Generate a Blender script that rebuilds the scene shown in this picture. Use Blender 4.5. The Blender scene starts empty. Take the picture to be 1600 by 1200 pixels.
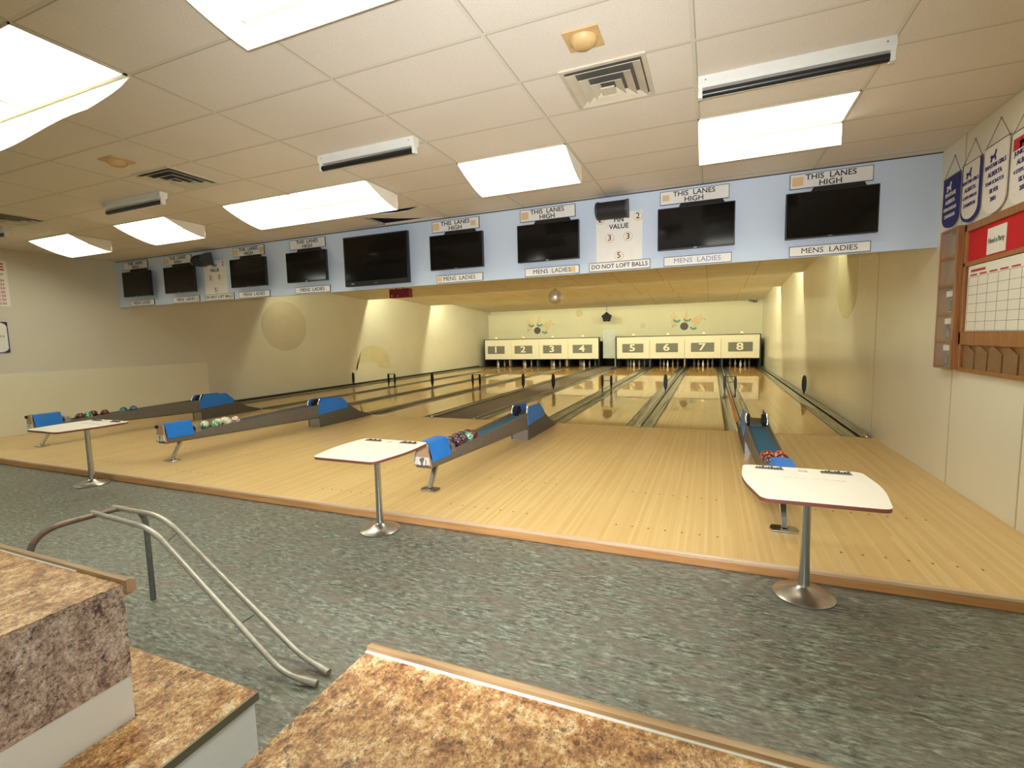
import bpy, bmesh, math, random
from mathutils import Vector, Matrix
random.seed(7)
sc = bpy.context.scene
col = sc.collection
R = math.radians
EYE = 1.665                      # camera height above the vinyl floor (m)

# ------------------------------------------------------------------ camera
cam_d = bpy.data.cameras.new('camera')
cam_d.sensor_fit = 'HORIZONTAL'; cam_d.sensor_width = 36.0
cam_d.lens = 754.3 / 1600 * 36.0
cam_d.clip_start = 0.05; cam_d.clip_end = 200
cam = bpy.data.objects.new('camera', cam_d); col.objects.link(cam)
yaw, pitch, roll = 0.391219, 0.096251, -0.024287
cy, sy, cp, sp, cr, sr = math.cos(yaw), math.sin(yaw), math.cos(pitch), math.sin(pitch), math.cos(roll), math.sin(roll)
fw = Vector((-sy*cp, cy*cp, -sp)); r0 = Vector((cy, sy, 0)); u0 = r0.cross(fw)
rt = cr*r0 + sr*u0; up = -sr*r0 + cr*u0
m = Matrix((rt, up, -fw)).transposed().to_4x4(); m.translation = Vector((0, 0, EYE))
cam.matrix_world = m
sc.camera = cam

# ------------------------------------------------------------------ view + world
sc.view_settings.view_transform = 'Standard'; sc.view_settings.look = 'None'
sc.view_settings.gamma = 1.0; sc.view_settings.use_curve_mapping = False
sc.view_settings.exposure = 0.38
sc.render.film_transparent = False
sc.cycles.use_denoising = True
sc.cycles.max_bounces = 8; sc.cycles.diffuse_bounces = 5; sc.cycles.glossy_bounces = 4
sc.cycles.sample_clamp_indirect = 6.0; sc.cycles.caustics_reflective = False; sc.cycles.caustics_refractive = False
w = bpy.data.worlds.new('world'); sc.world = w; w.use_nodes = True
w.node_tree.nodes['Background'].inputs[0].default_value = (0.02, 0.02, 0.02, 1)
w.node_tree.nodes['Background'].inputs[1].default_value = 1.0

PANEL_POWER = 9.6                # troffer diffusers
LANE_POWER = 126.0                 # tubes behind the lane ceiling baffles
FLASH_POWER = 800.0
# the photographer's on-camera flash, just above the lens
fl = bpy.data.lights.new('camera_flash', 'SPOT'); fl.spot_size = R(102); fl.spot_blend = 1.0; fl.energy = FLASH_POWER; fl.shadow_soft_size = 0.04; fl.color = (0.93, 0.96, 1.0)
flo = bpy.data.objects.new('camera_flash', fl); flo.location = (0.0, 0.0, EYE + 0.12); flo.rotation_euler = Vector((-0.36, 0.92, 0.05)).to_track_quat('-Z', 'Y').to_euler(); col.objects.link(flo)

# ------------------------------------------------------------------ materials
class N:
    def __init__(s, name):
        s.m = bpy.data.materials.new(name); s.m.use_nodes = True
        s.t = s.m.node_tree; s.b = s.t.nodes['Principled BSDF']
    def n(s, kind, **kw):
        x = s.t.nodes.new(kind)
        for k, v in kw.items():
            if k.startswith('i_'):
                key = k[2:]; key = int(key) if key.isdigit() else key.replace('_', ' ')
                x.inputs[key].default_value = v
            else: setattr(x, k, v)
        return x
    def l(s, a, b): s.t.links.new(a, b)
    def math(s, op, a, b=None, c=None):
        x = s.t.nodes.new('ShaderNodeMath'); x.operation = op
        for i, v in enumerate((a, b, c)):
            if v is None: continue
            if isinstance(v, (int, float)): x.inputs[i].default_value = v
            else: s.l(v, x.inputs[i])
        return x.outputs[0]
    def ramp(s, fac, stops, interp='LINEAR'):
        x = s.t.nodes.new('ShaderNodeValToRGB'); cr_ = x.color_ramp; cr_.interpolation = interp
        while len(cr_.elements) < len(stops): cr_.elements.new(0.5)
        for e, (p, c) in zip(cr_.elements, stops): e.position = p; e.color = (*c, 1)
        s.l(fac, x.inputs[0]); return x.outputs[0]
    def mix(s, fac, a, b, bt='MIX'):
        x = s.t.nodes.new('ShaderNodeMix'); x.data_type = 'RGBA'; x.blend_type = bt
        for i, v in ((0, fac), (6, a), (7, b)):
            if isinstance(v, (int, float)): x.inputs[i].default_value = v
            elif isinstance(v, tuple): x.inputs[i].default_value = (*v, 1)
            else: s.l(v, x.inputs[i])
        return x.outputs[2]
    def pos(s):
        g = s.t.nodes.new('ShaderNodeNewGeometry'); return g.outputs['Position']
    def sep(s, v):
        x = s.t.nodes.new('ShaderNodeSeparateXYZ'); s.l(v, x.inputs[0]); return x.outputs
    def comb(s, a, b, c=0.0):
        x = s.t.nodes.new('ShaderNodeCombineXYZ')
        for i, v in enumerate((a, b, c)):
            if isinstance(v, (int, float)): x.inputs[i].default_value = v
            else: s.l(v, x.inputs[i])
        return x.outputs[0]
    def vscale(s, v, sc_):
        x = s.t.nodes.new('ShaderNodeVectorMath'); x.operation = 'MULTIPLY'; s.l(v, x.inputs[0]); x.inputs[1].default_value = sc_
        return x.outputs[0]
    def noise(s, v, scale, detail=3.0, rough=0.5, dist=0.0):
        x = s.n('ShaderNodeTexNoise'); s.l(v, x.inputs['Vector'])
        x.inputs['Scale'].default_value = scale; x.inputs['Detail'].default_value = detail
        x.inputs['Roughness'].default_value = rough; x.inputs['Distortion'].default_value = dist
        return x.outputs[0]
    def bump(s, h, strength, dist=0.01):
        x = s.n('ShaderNodeBump'); s.l(h, x.inputs['Height']); x.inputs['Strength'].default_value = strength
        x.inputs['Distance'].default_value = dist; s.l(x.outputs[0], s.b.inputs['Normal'])

def lin(*c):   # sRGB 0-255 -> linear
    return tuple((v/255/12.92 if v/255 <= 0.04045 else ((v/255+0.055)/1.055)**2.4) for v in c)

def simple(name, c, rough=0.5, metal=0.0, coat=0.0, var=0.06, nscale=8.0, spec=0.5, aniso=(1, 1, 1)):
    k = N(name); b = k.b
    nz = k.noise(k.vscale(k.pos(), aniso), nscale, 3)
    a = tuple(max(0, x*(1-var)) for x in c); d = tuple(min(1, x*(1+var)) for x in c)
    k.l(k.ramp(nz, [(0.3, a), (0.7, d)]), b.inputs['Base Color'])
    b.inputs['Roughness'].default_value = rough; b.inputs['Metallic'].default_value = metal
    b.inputs['Coat Weight'].default_value = coat; b.inputs['Specular IOR Level'].default_value = spec
    return k.m

def emissive(name, c, strength):
    k = N(name); k.b.inputs['Base Color'].default_value = (0.8, 0.8, 0.8, 1)
    k.b.inputs['Emission Color'].default_value = (*c, 1); k.b.inputs['Emission Strength'].default_value = strength
    return k.m

def wood_boards(name, width, length, c_lo, c_mid, c_hi, rough, coat, axis='Y', coat_rough=0.05, streak=0.35, spec=0.5):
    k = N(name); p = k.sep(k.pos())
    u, v = (p[0], p[1]) if axis == 'Y' else (p[1], p[0])
    row = k.math('FLOOR', k.math('DIVIDE', u, width))
    wn = k.n('ShaderNodeTexWhiteNoise', noise_dimensions='1D'); k.l(row, wn.inputs['W'])
    off = k.math('MULTIPLY', wn.outputs[0], 7.3)
    seg = k.math('FLOOR', k.math('ADD', k.math('DIVIDE', v, length), off))
    wn2 = k.n('ShaderNodeTexWhiteNoise', noise_dimensions='2D'); k.l(k.comb(row, seg), wn2.inputs['Vector'])
    grain = k.noise(k.comb(k.math('MULTIPLY', u, 60.0), k.math('MULTIPLY', v, 2.2), k.math('MULTIPLY', wn2.outputs[0], 30)), 1.0, 4, 0.6)
    f = k.math('ADD', k.math('MULTIPLY', wn2.outputs[0], 1 - streak), k.math('MULTIPLY', grain, streak))
    c = k.ramp(f, [(0.05, c_lo), (0.5, c_mid), (0.95, c_hi)])
    big = k.noise(k.pos(), 0.6, 2)
    c = k.mix(0.18, c, k.ramp(big, [(0.35, tuple(x*0.8 for x in c_mid)), (0.65, c_hi)]))
    fr = k.math('FRACT', k.math('DIVIDE', u, width))
    edge = k.math('LESS_THAN', fr, 0.05)
    c = k.mix(k.math('MULTIPLY', edge, 0.22), c, tuple(x*0.45 for x in c_lo))
    k.l(c, k.b.inputs['Base Color'])
    k.b.inputs['Roughness'].default_value = rough; k.b.inputs['Coat Weight'].default_value = coat
    k.b.inputs['Coat Roughness'].default_value = coat_rough; k.b.inputs['Specular IOR Level'].default_value = spec
    return k.m

def oak(name, c1, c2, rough=0.45, axis=2, scale=1.0):
    k = N(name); s = [40.0, 40.0, 40.0]; s[axis] = 3.0
    nz = k.noise(k.vscale(k.pos(), tuple(x*scale for x in s)), 1.0, 4, 0.6, 0.4)
    k.l(k.ramp(nz, [(0.3, c1), (0.7, c2)]), k.b.inputs['Base Color']); k.b.inputs['Roughness'].default_value = rough
    k.bump(nz, 0.1, 0.002)
    return k.m

def ceiling_mat(name, x_off, x_p, y_off, y_p, c, line_c, wline=0.012):
    k = N(name); p = k.sep(k.pos())
    fx = k.math('FRACT', k.math('DIVIDE', k.math('SUBTRACT', p[0], x_off - wline), x_p))
    fy = k.math('FRACT', k.math('DIVIDE', k.math('SUBTRACT', p[1], y_off - wline), y_p))
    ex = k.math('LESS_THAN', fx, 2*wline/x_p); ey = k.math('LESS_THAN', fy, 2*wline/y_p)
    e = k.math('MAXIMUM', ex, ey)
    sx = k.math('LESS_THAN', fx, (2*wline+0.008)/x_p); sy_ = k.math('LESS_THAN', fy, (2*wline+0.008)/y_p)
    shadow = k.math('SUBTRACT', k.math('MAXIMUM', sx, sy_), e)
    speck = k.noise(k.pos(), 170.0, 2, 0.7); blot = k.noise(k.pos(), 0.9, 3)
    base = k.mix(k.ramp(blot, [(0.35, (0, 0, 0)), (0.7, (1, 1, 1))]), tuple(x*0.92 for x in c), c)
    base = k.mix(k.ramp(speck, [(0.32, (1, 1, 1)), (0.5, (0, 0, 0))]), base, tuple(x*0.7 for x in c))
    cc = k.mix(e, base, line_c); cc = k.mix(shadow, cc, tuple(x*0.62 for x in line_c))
    k.l(cc, k.b.inputs['Base Color']); k.b.inputs['Roughness'].default_value = 0.95
    k.bump(speck, 0.25, 0.004)
    return k.m

def vinyl_mat():
    k = N('mottled_grey_vinyl'); P = k.pos()
    a = k.noise(k.vscale(P, (0.40, 1.5, 1)), 34.0, 7, 0.74, 0.5)
    b = k.noise(k.vscale(P, (0.6, 1.5, 1)), 5.0, 4, 0.6, 0.5)
    c3 = k.noise(k.vscale(P, (0.5, 1.5, 1)), 85.0, 4, 0.65, 0.4)
    base = k.ramp(a, [(0.33, lin(38, 38, 34)), (0.43, lin(84, 83, 73)), (0.53, lin(120, 122, 108)), (0.64, lin(164, 166, 152))])
    base = k.mix(k.ramp(b, [(0.42, (0, 0, 0)), (0.62, (0.6, 0.6, 0.6))]), base, lin(112, 100, 90))
    base = k.mix(k.ramp(c3, [(0.30, (0.65, 0.65, 0.65)), (0.42, (0, 0, 0))]), base, lin(60, 58, 50))
    g = k.noise(k.vscale(P, (0.7, 1.6, 1)), 11.0, 4)
    base = k.mix(k.ramp(g, [(0.5, (0, 0, 0)), (0.7, (0.45, 0.45, 0.45))]), base, lin(108, 120, 104))
    k.l(base, k.b.inputs['Base Color']); k.b.inputs['Roughness'].default_value = 0.42
    k.bump(c3, 0.06, 0.002)
    return k.m

def granite_mat(name, cs, dark, scale=1.0, stretch=(1, 1, 1)):
    k = N(name); P = k.vscale(k.pos(), stretch)
    a = k.noise(P, 9.0*scale, 6, 0.75, 0.2)
    b = k.noise(P, 55.0*scale, 4, 0.7, 0.3)
    d = k.noise(P, 24.0*scale, 5, 0.8, 0.1)
    f = k.math('ADD', k.math('MULTIPLY', a, 0.55), k.math('MULTIPLY', b, 0.45))
    base = k.ramp(f, [(0.38, cs[0]), (0.47, cs[1]), (0.54, cs[2]), (0.62, cs[3])])
    base = k.mix(k.ramp(d, [(0.36, (0.85, 0.85, 0.85)), (0.45, (0, 0, 0))]), base, dark)
    fine = k.noise(P, 130.0*scale, 2, 0.7)
    base = k.mix(k.ramp(fine, [(0.33, (0.8, 0.8, 0.8)), (0.43, (0, 0, 0))]), base, tuple(x*0.5 for x in cs[0]))
    k.l(base, k.b.inputs['Base Color']); k.b.inputs['Roughness'].default_value = 0.34
    return k.m

def swirl_mat(name, c1, c2, c3):
    k = N(name)
    tc = k.n('ShaderNodeTexCoord'); oi = k.n('ShaderNodeObjectInfo')
    add = k.n('ShaderNodeVectorMath', operation='ADD'); k.l(tc.outputs['Object'], add.inputs[0])
    k.l(k.comb(k.math('MULTIPLY', oi.outputs['Random'], 9.0), 0.3, 0.7), add.inputs[1])
    nz = k.noise(add.outputs[0], 13.0, 3, 0.5, 1.6)
    k.l(k.ramp(nz, [(0.38, c1), (0.5, c2), (0.6, c3)]), k.b.inputs['Base Color'])
    k.b.inputs['Roughness'].default_value = 0.15; k.b.inputs['Coat Weight'].default_value = 0.6
    return k.m

M = {}
M['vinyl'] = vinyl_mat()
M['approach'] = wood_boards('maple_approach', 0.0285, 4.1, lin(206, 166, 104), lin(219, 183, 122), lin(232, 201, 144), 0.36, 0.15, coat_rough=0.25, streak=0.5)
M['lane'] = wood_boards('maple_lane', 0.0275, 2.4, lin(168, 120, 50), lin(190, 144, 68), lin(206, 162, 88), 0.4, 0.85, coat_rough=0.025, streak=0.5, spec=0.2)
M['pindeck'] = wood_boards('pin_deck_wood', 0.0275, 2.4, lin(150, 92, 40), lin(176, 112, 52), lin(196, 136, 70), 0.4, 1.0, coat_rough=0.02, spec=0.2)
M['nosing'] = oak('oak_nosing', lin(176, 122, 72), lin(206, 154, 100), 0.35, axis=0, scale=0.6)
M['nosing_top'] = oak('worn_oak_strip', lin(196, 164, 132), lin(222, 192, 158), 0.4, axis=0, scale=0.5)
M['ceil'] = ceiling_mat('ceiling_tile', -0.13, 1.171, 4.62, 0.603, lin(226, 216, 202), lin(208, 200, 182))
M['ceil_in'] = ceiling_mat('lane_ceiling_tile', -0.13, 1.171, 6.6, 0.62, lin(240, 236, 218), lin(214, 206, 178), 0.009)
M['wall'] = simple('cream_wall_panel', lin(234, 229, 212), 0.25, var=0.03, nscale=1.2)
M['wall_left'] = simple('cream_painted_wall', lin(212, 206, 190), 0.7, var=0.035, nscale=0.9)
M['wainscot'] = simple('pale_yellow_panel', lin(226, 220, 196), 0.5, var=0.02, nscale=1.0)
M['wall_rear'] = simple('rear_wall_paint', lin(228, 220, 194), 0.7, var=0.03, nscale=0.8)
M['soffit'] = simple('pale_blue_paint', lin(198, 212, 230), 0.6, var=0.015, nscale=0.7)
M['soffit_edge'] = simple('dark_trim', lin(70, 66, 62), 0.6)
M['white'] = simple('white_board', lin(234, 230, 222), 0.5, var=0.02)
M['whitemetal'] = simple('white_enamel', lin(216, 214, 206), 0.35, var=0.03)
M['offwhite'] = simple('aged_white', lin(206, 194, 172), 0.5, var=0.05)
M['cream'] = simple('cream_masking', lin(240, 233, 216), 0.5, var=0.02)
M['plategrey'] = simple('grey_number_plate', lin(112, 108, 102), 0.5, var=0.04, nscale=30)
M['numcream'] = simple('cream_number', lin(246, 240, 214), 0.5)
M['blackprint'] = simple('black_print', lin(28, 28, 30), 0.6)
M['brownprint'] = simple('brown_print', lin(70, 48, 40), 0.6)
M['blueprint'] = simple('faded_blue_print', lin(120, 126, 170), 0.6)
M['navy'] = simple('navy_cloth', lin(50, 48, 120), 0.85, var=0.1, nscale=60)
M['bannerwhite'] = simple('white_satin', lin(232, 224, 216), 0.7, var=0.04, nscale=30)
M['redprint'] = simple('red_print', lin(190, 34, 40), 0.6)
M['darkredprint'] = simple('dark_red_print', lin(120, 20, 30), 0.5)
M['black'] = simple('black_plastic', lin(22, 22, 22), 0.35)
M['blackmatte'] = simple('black_matte', lin(20, 20, 20), 0.8)
M['screen'] = simple('screen_glass', lin(5, 5, 7), 0.1, spec=0.35)
M['charcoal'] = simple('charcoal_grille', lin(30, 30, 32), 0.7, var=0.3, nscale=200)
M['greyspeaker'] = simple('grey_speaker_shell', lin(58, 58, 60), 0.5)
M['chrome'] = simple('chrome', (0.78, 0.77, 0.75), 0.12, 1.0)
M['steel'] = simple('brushed_steel', (0.54, 0.53, 0.51), 0.2, 1.0, nscale=40)
M['steelbase'] = simple('satin_steel', (0.62, 0.585, 0.52), 0.3, 1.0, nscale=30)
M['castalu'] = simple('cast_aluminium', (0.42, 0.42, 0.42), 0.38, 0.9)
M['galv'] = simple('galvanised_tube', lin(176, 172, 160), 0.35, 0.75, var=0.12, nscale=30)
M['copper'] = simple('worn_brown_tube', lin(126, 106, 92), 0.4, 0.5, var=0.18, nscale=25)
M['darktube'] = simple('dark_grey_tube', lin(104, 106, 104), 0.45, 0.4, var=0.15, nscale=30)
M['track'] = simple('grey_brown_track', lin(104, 98, 91), 0.5, var=0.08, nscale=14)
M['trackdark'] = simple('dark_track_side', lin(88, 84, 77), 0.55, var=0.08, nscale=14)
M['blue'] = simple('blue_plastic', lin(30, 118, 210), 0.35, var=0.05, spec=0.4)
M['bluelining'] = simple('teal_blue_lining', lin(44, 92, 118), 0.8, var=0.12, nscale=40)
M['tan'] = simple('tan_panel', lin(176, 142, 112), 0.5, var=0.06)
M['gutter'] = simple('grey_gutter', lin(122, 116, 100), 0.16, var=0.38, nscale=3, aniso=(9, 0.35, 1))
M['ledge'] = simple('divider_cap', lin(120, 114, 100), 0.25, 0.3, var=0.1, nscale=5, aniso=(6, 0.5, 1))
M['ledgelight'] = simple('cream_highlight', lin(190, 180, 150), 0.25, 0.6)  # colour of the painted highlight on the divider caps
M['ledgedark'] = simple('dark_divider_side', lin(48, 42, 36), 0.5)
M['aisle'] = simple('brown_aisle_carpet', lin(104, 88, 76), 0.85, var=0.14, nscale=30)
M['orange'] = simple('orange_tube', lin(226, 104, 50), 0.4)
M['pit'] = simple('pit_black', lin(18, 16, 15), 0.9)
M['pitgrey'] = simple('pit_metal', lin(60, 62, 66), 0.5, 0.3)
M['pin'] = simple('white_pin_plastic', lin(238, 232, 222), 0.3, var=0.02)
M['tablewhite'] = simple('white_laminate', lin(246, 238, 224), 0.3, var=0.01)
M['tableedge'] = simple('red_brown_edge', lin(112, 60, 44), 0.45)
M['faint'] = simple('faint_print', lin(206, 190, 176), 0.5)
M['slot'] = simple('dark_slot', lin(70, 66, 62), 0.6, var=0.5, nscale=150)
M['slotgrey'] = simple('grey_slot_tray', lin(140, 134, 124), 0.4, 0.5)
M['granite'] = granite_mat('golden_granite_laminate', [lin(96, 58, 32), lin(160, 112, 66), lin(196, 156, 104), lin(222, 200, 168)], lin(54, 36, 28), 1.6, (1.0, 0.8, 1))
M['granite_side'] = granite_mat('side_lit_granite_laminate', [lin(96, 70, 66), lin(176, 152, 144), lin(212, 190, 180), lin(238, 226, 222)], lin(44, 34, 42), 1.6, (1, 1.0, 0.9))  # laminate of the tops again, side-face lighting put into its colour
M['whiteside'] = simple('white_side_panel', lin(238, 240, 246), 0.6, var=0.015)
M['woodcap'] = oak('varnished_oak_edge', lin(124, 98, 68), lin(176, 142, 100), 0.35, axis=0, scale=0.8)
M['steptrim'] = simple('metal_step_trim', lin(130, 122, 104), 0.4, 0.5)
M['oakframe'] = oak('orange_oak', lin(136, 88, 50), lin(172, 118, 70), 0.4, axis=2, scale=0.9)
M['redcloth'] = simple('red_felt', lin(196, 26, 34), 0.9, var=0.06, nscale=40)
M['paper'] = simple('paper', lin(232, 228, 216), 0.7, var=0.01)
M['gridline'] = simple('calendar_line', lin(120, 92, 84), 0.7)
M['calhead'] = simple('calendar_red', lin(176, 52, 52), 0.7)
M['cabback'] = simple('olive_cabinet_back', lin(150, 136, 96), 0.7)
M['pocket'] = simple('pocket_brown', lin(128, 92, 62), 0.3, var=0.15, nscale=25)
M['bulb'] = emissive('foul_lamp_glow', (1.0, 0.30, 0.08), 2.0)
M['diffuser'] = emissive('lit_diffuser', (0.96, 1.0, 0.86), PANEL_POWER)
for k_, f_ in ((0, .31), (1, .85), (2, 1.12)): M['tube_lit%d' % k_] = emissive('lit_lane_tube', (0.97, 1.0, 0.64), LANE_POWER*f_)
M['scoop'] = simple('white_scoop_sheet', lin(246, 240, 224), 0.6, var=0.01)
M['yellowed'] = simple('yellowed_plastic', lin(198, 164, 112), 0.5, var=0.08, nscale=20)
M['ventwhite'] = simple('vent_enamel', lin(196, 186, 164), 0.45, var=0.05)
M['ventdark'] = simple('vent_throat', lin(92, 88, 80), 0.8)
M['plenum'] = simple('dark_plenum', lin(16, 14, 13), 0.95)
M['gold'] = simple('mirror_facets', (0.95, 0.9, 0.74), 0.3, 0.85, var=0.2, nscale=60)
M['maroon'] = simple('maroon_metal', lin(112, 22, 36), 0.35, var=0.1)
M['grout'] = simple('panel_seam', lin(190, 180, 156), 0.5)
M['stainbrown'] = simple('brownish_painted_disc', lin(196, 184, 162), 0.75, var=0.03, nscale=3)
M['stainyellow'] = simple('yellowish_painted_moon', lin(206, 197, 160), 0.75, var=0.04, nscale=3)
M['stainspot'] = simple('pale_spot_paint', lin(214, 202, 160), 0.7)
M['stainpale'] = simple('pale_painted_shape', lin(226, 218, 184), 0.5, var=0.03, nscale=3)
M['muraltan'] = simple('mural_tan', lin(228, 204, 160), 0.7, var=0.04, nscale=10)
M['teal'] = simple('mural_teal', lin(96, 150, 150), 0.6)
M['muraldark'] = simple('mural_dark_ball', lin(84, 72, 78), 0.6)
M['doorgrey'] = simple('pale_grey_flap', lin(200, 204, 204), 0.5)
M['sticker'] = simple('peach_sticker', lin(226, 190, 140), 0.6)
M['trinket'] = simple('grey_trinket', lin(96, 92, 88), 0.3, 0.5)
kg = N('clear_pane'); kg.b.inputs['Base Color'].default_value = (0.9, 0.93, 0.9, 1); kg.b.inputs['Roughness'].default_value = 0.05
kg.b.inputs['Alpha'].default_value = 0.12; M['glass'] = kg.m

# ------------------------------------------------------------------ mesh helpers
def box(bm, x0, x1, y0, y1, z0, z1):
    vs = [bm.verts.new(p) for p in ((x0, y0, z0), (x1, y0, z0), (x1, y1, z0), (x0, y1, z0), (x0, y0, z1), (x1, y0, z1), (x1, y1, z1), (x0, y1, z1))]
    for f in ((0, 3, 2, 1), (4, 5, 6, 7), (0, 1, 5, 4), (1, 2, 6, 5), (2, 3, 7, 6), (3, 0, 4, 7)):
        bm.faces.new([vs[i] for i in f])
    return bm
def Box(*a, **k): return box(bmesh.new(), *a, **k)
def prism(bm, poly, axis, a, b):
    """poly: 2-D points; axis 0 -> (y,z), 1 -> (x,z), 2 -> (x,y); extruded from a to b along axis"""
    def P(q, t):
        return (t, q[0], q[1]) if axis == 0 else (q[0], t, q[1]) if axis == 1 else (q[0], q[1], t)
    A = [bm.verts.new(P(q, a)) for q in poly]; B = [bm.verts.new(P(q, b)) for q in poly]
    n = len(poly)
    bm.faces.new(A); bm.faces.new(B[::-1])
    for i in range(n): bm.faces.new((A[i], B[i], B[(i+1) % n], A[(i+1) % n]))
    return bm
def sheet(bm, prof, axis, a, b, th):
    """thin bent sheet: open profile with thickness th, extruded along axis"""
    n = len(prof); off = []
    for i in range(n):
        p = Vector(prof[max(i-1, 0)]); q = Vector(prof[min(i+1, n-1)]); d = (q-p).normalized()
        off.append((prof[i][0]-d.y*th, prof[i][1]+d.x*th))
    for i in range(n-1): prism(bm, [prof[i], prof[i+1], off[i+1], off[i]], axis, a, b)
    bmesh.ops.remove_doubles(bm, verts=bm.verts, dist=1e-6)
    return bm
def tube(bm, pts, r, seg=10, smooth_turns=True):
    P = [Vector(p) for p in pts]
    rings = []; prev = None
    for i, p in enumerate(P):
        d = ((P[i+1]-p) if i == 0 else (p-P[i-1]) if i == len(P)-1 else ((P[i+1]-p).normalized()+(p-P[i-1]).normalized())).normalized()
        if prev is None:
            a = d.cross(Vector((0, 0, 1)));
            if a.length < 1e-3: a = d.cross(Vector((0, 1, 0)))
        else: a = prev - d*prev.dot(d)
        a.normalize(); prev = a; b = d.cross(a)
        rr = r[i] if isinstance(r, (list, tuple)) else r
        rings.append([bm.verts.new(p + a*math.cos(t)*rr + b*math.sin(t)*rr) for t in (2*math.pi*k/seg for k in range(seg))])
    for A, B in zip(rings, rings[1:]):
        for k in range(seg): bm.faces.new((A[k], A[(k+1) % seg], B[(k+1) % seg], B[k]))
    bm.faces.new(rings[0][::-1]); bm.faces.new(rings[-1])
    return bm
def arc(pts, rad, n=5):
    """round the corners of a polyline"""
    P = [Vector(p) for p in pts]; out = [P[0]]
    for i in range(1, len(P)-1):
        a = (P[i-1]-P[i]); b = (P[i+1]-P[i]); d = min(rad, a.length*0.48, b.length*0.48)
        s = P[i]+a.normalized()*d; e = P[i]+b.normalized()*d
        for k in range(n+1):
            t = k/n; out.append(s*(1-t)**2 + P[i]*2*t*(1-t) + e*t*t)
    out.append(P[-1]); return out
def lathe(bm, prof, cx=0, cy_=0, seg=24):
    rings = []
    for (r, z) in prof:
        if r < 1e-5: rings.append([bm.verts.new((cx, cy_, z))])
        else: rings.append([bm.verts.new((cx+r*math.cos(2*math.pi*k/seg), cy_+r*math.sin(2*math.pi*k/seg), z)) for k in range(seg)])
    for A, B in zip(rings, rings[1:]):
        for k in range(seg):
            a0, a1 = A[k % len(A)], A[(k+1) % len(A)]; b0, b1 = B[k % len(B)], B[(k+1) % len(B)]
            if len(A) == 1 and len(B) == 1: continue
            if len(A) == 1: bm.faces.new((a0, b1, b0))
            elif len(B) == 1: bm.faces.new((a0, a1, b0))
            else: bm.faces.new((a0, a1, b1, b0))
    return bm
def obj(name, bm, mat, parent=None, loc=(0, 0, 0), smooth=False, bevel=0.0, rot=None):
    me = bpy.data.meshes.new(name)
    bmesh.ops.recalc_face_normals(bm, faces=bm.faces)
    bm.to_mesh(me); bm.free()
    if smooth:
        for p in me.polygons: p.use_smooth = True
        try: me.set_sharp_from_angle(angle=R(38))
        except Exception: pass
    o = bpy.data.objects.new(name, me); col.objects.link(o)
    me.materials.append(M[mat] if isinstance(mat, str) else mat)
    o.location = loc
    if rot: o.rotation_euler = rot
    if parent: o.parent = parent
    if bevel:
        b = o.modifiers.new('edge', 'BEVEL'); b.width = bevel; b.segments = 2; b.limit_method = 'ANGLE'; b.angle_limit = R(40)
    return o
_W = {'1': 'one', '2': 'two', '3': 'three', '4': 'four', '5': 'five', '6': 'six', '7': 'seven', '8': 'eight'}
import re
def tag(o, label, cat, group=None):
    label = re.sub(r'\b([1-8])\b', lambda q: _W[q.group(1)], label)
    o['label'] = label; o['category'] = cat
    if group: o['group'] = group
    return o
def thing(name, label, cat, loc=(0, 0, 0), rz=0.0, group=None):
    o = bpy.data.objects.new(name, None); col.objects.link(o); o.empty_display_size = 0.1
    o.location = loc; o.rotation_euler = (0, 0, rz); return tag(o, label, cat, group)
def struct(name, bm, mat, **k):
    o = obj(name, bm, mat, **k)
    if not k.get('parent'): o['kind'] = 'structure'
    return o
def copy_tree(o, parent=None):
    c = o.copy(); col.objects.link(c); c.parent = parent
    for ch in list(o.children): copy_tree(ch, c)
    return c
_tc = {}
def text_mesh(s, size, bold=0.0, ext=0.0012, sx=1.0, align='CENTER'):
    key = (s, size, bold, ext, sx, align)
    if key in _tc: return _tc[key]
    cu = bpy.data.curves.new('lettering', 'FONT'); cu.body = s; cu.size = size; cu.extrude = ext; cu.offset = bold*size
    cu.align_x = align; cu.align_y = 'CENTER'; cu.resolution_u = 3
    to = bpy.data.objects.new('lettering', cu); col.objects.link(to)
    dg = bpy.context.evaluated_depsgraph_get(); dg.update()
    me = bpy.data.meshes.new_from_object(to.evaluated_get(dg))
    bpy.data.objects.remove(to); bpy.data.curves.remove(cu)
    for v in me.vertices: v.co.x *= sx
    _tc[key] = me; return me
FACE = {'-Y': (R(90), 0, 0), '-X': (R(90), 0, R(-90)), '+X': (R(90), 0, R(90)), '+Z': (0, 0, 0)}
def lettering(s, size, mat, parent, loc, face='-Y', bold=0.0, sx=1.0, name='lettering', align='CENTER'):
    me = text_mesh(s, size, bold, 0.0012, sx, align).copy(); me.name = name
    me.materials.clear(); me.materials.append(M[mat])
    o = bpy.data.objects.new(name, me); col.objects.link(o); o.location = loc; o.rotation_euler = FACE[face]
    if parent: o.parent = parent
    return o

# ------------------------------------------------------------------ dimensions (world: z = 0 is the vinyl floor)
XL, XR = -11.85, 2.215
YB, YR = -6.0, 25.4
APP = 0.085                       # approach surface
Y0, YF = 3.563, 8.37              # front edge of approach, foul line
YD = 24.9
CZ = 1.817 + EYE                  # office ceiling 3.482
YS = 6.573                        # soffit face
ledges = {'12': -10.005, '23': -8.405, '34': -6.80, '56': -2.695, '67': -1.11, '78': 0.475}
lanes = {1: -10.80, 2: -9.21, 3: -7.60, 4: -6.00, 5: -3.49, 6: -1.90, 7: -0.32, 8: 1.27}
LW = 0.55

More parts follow.
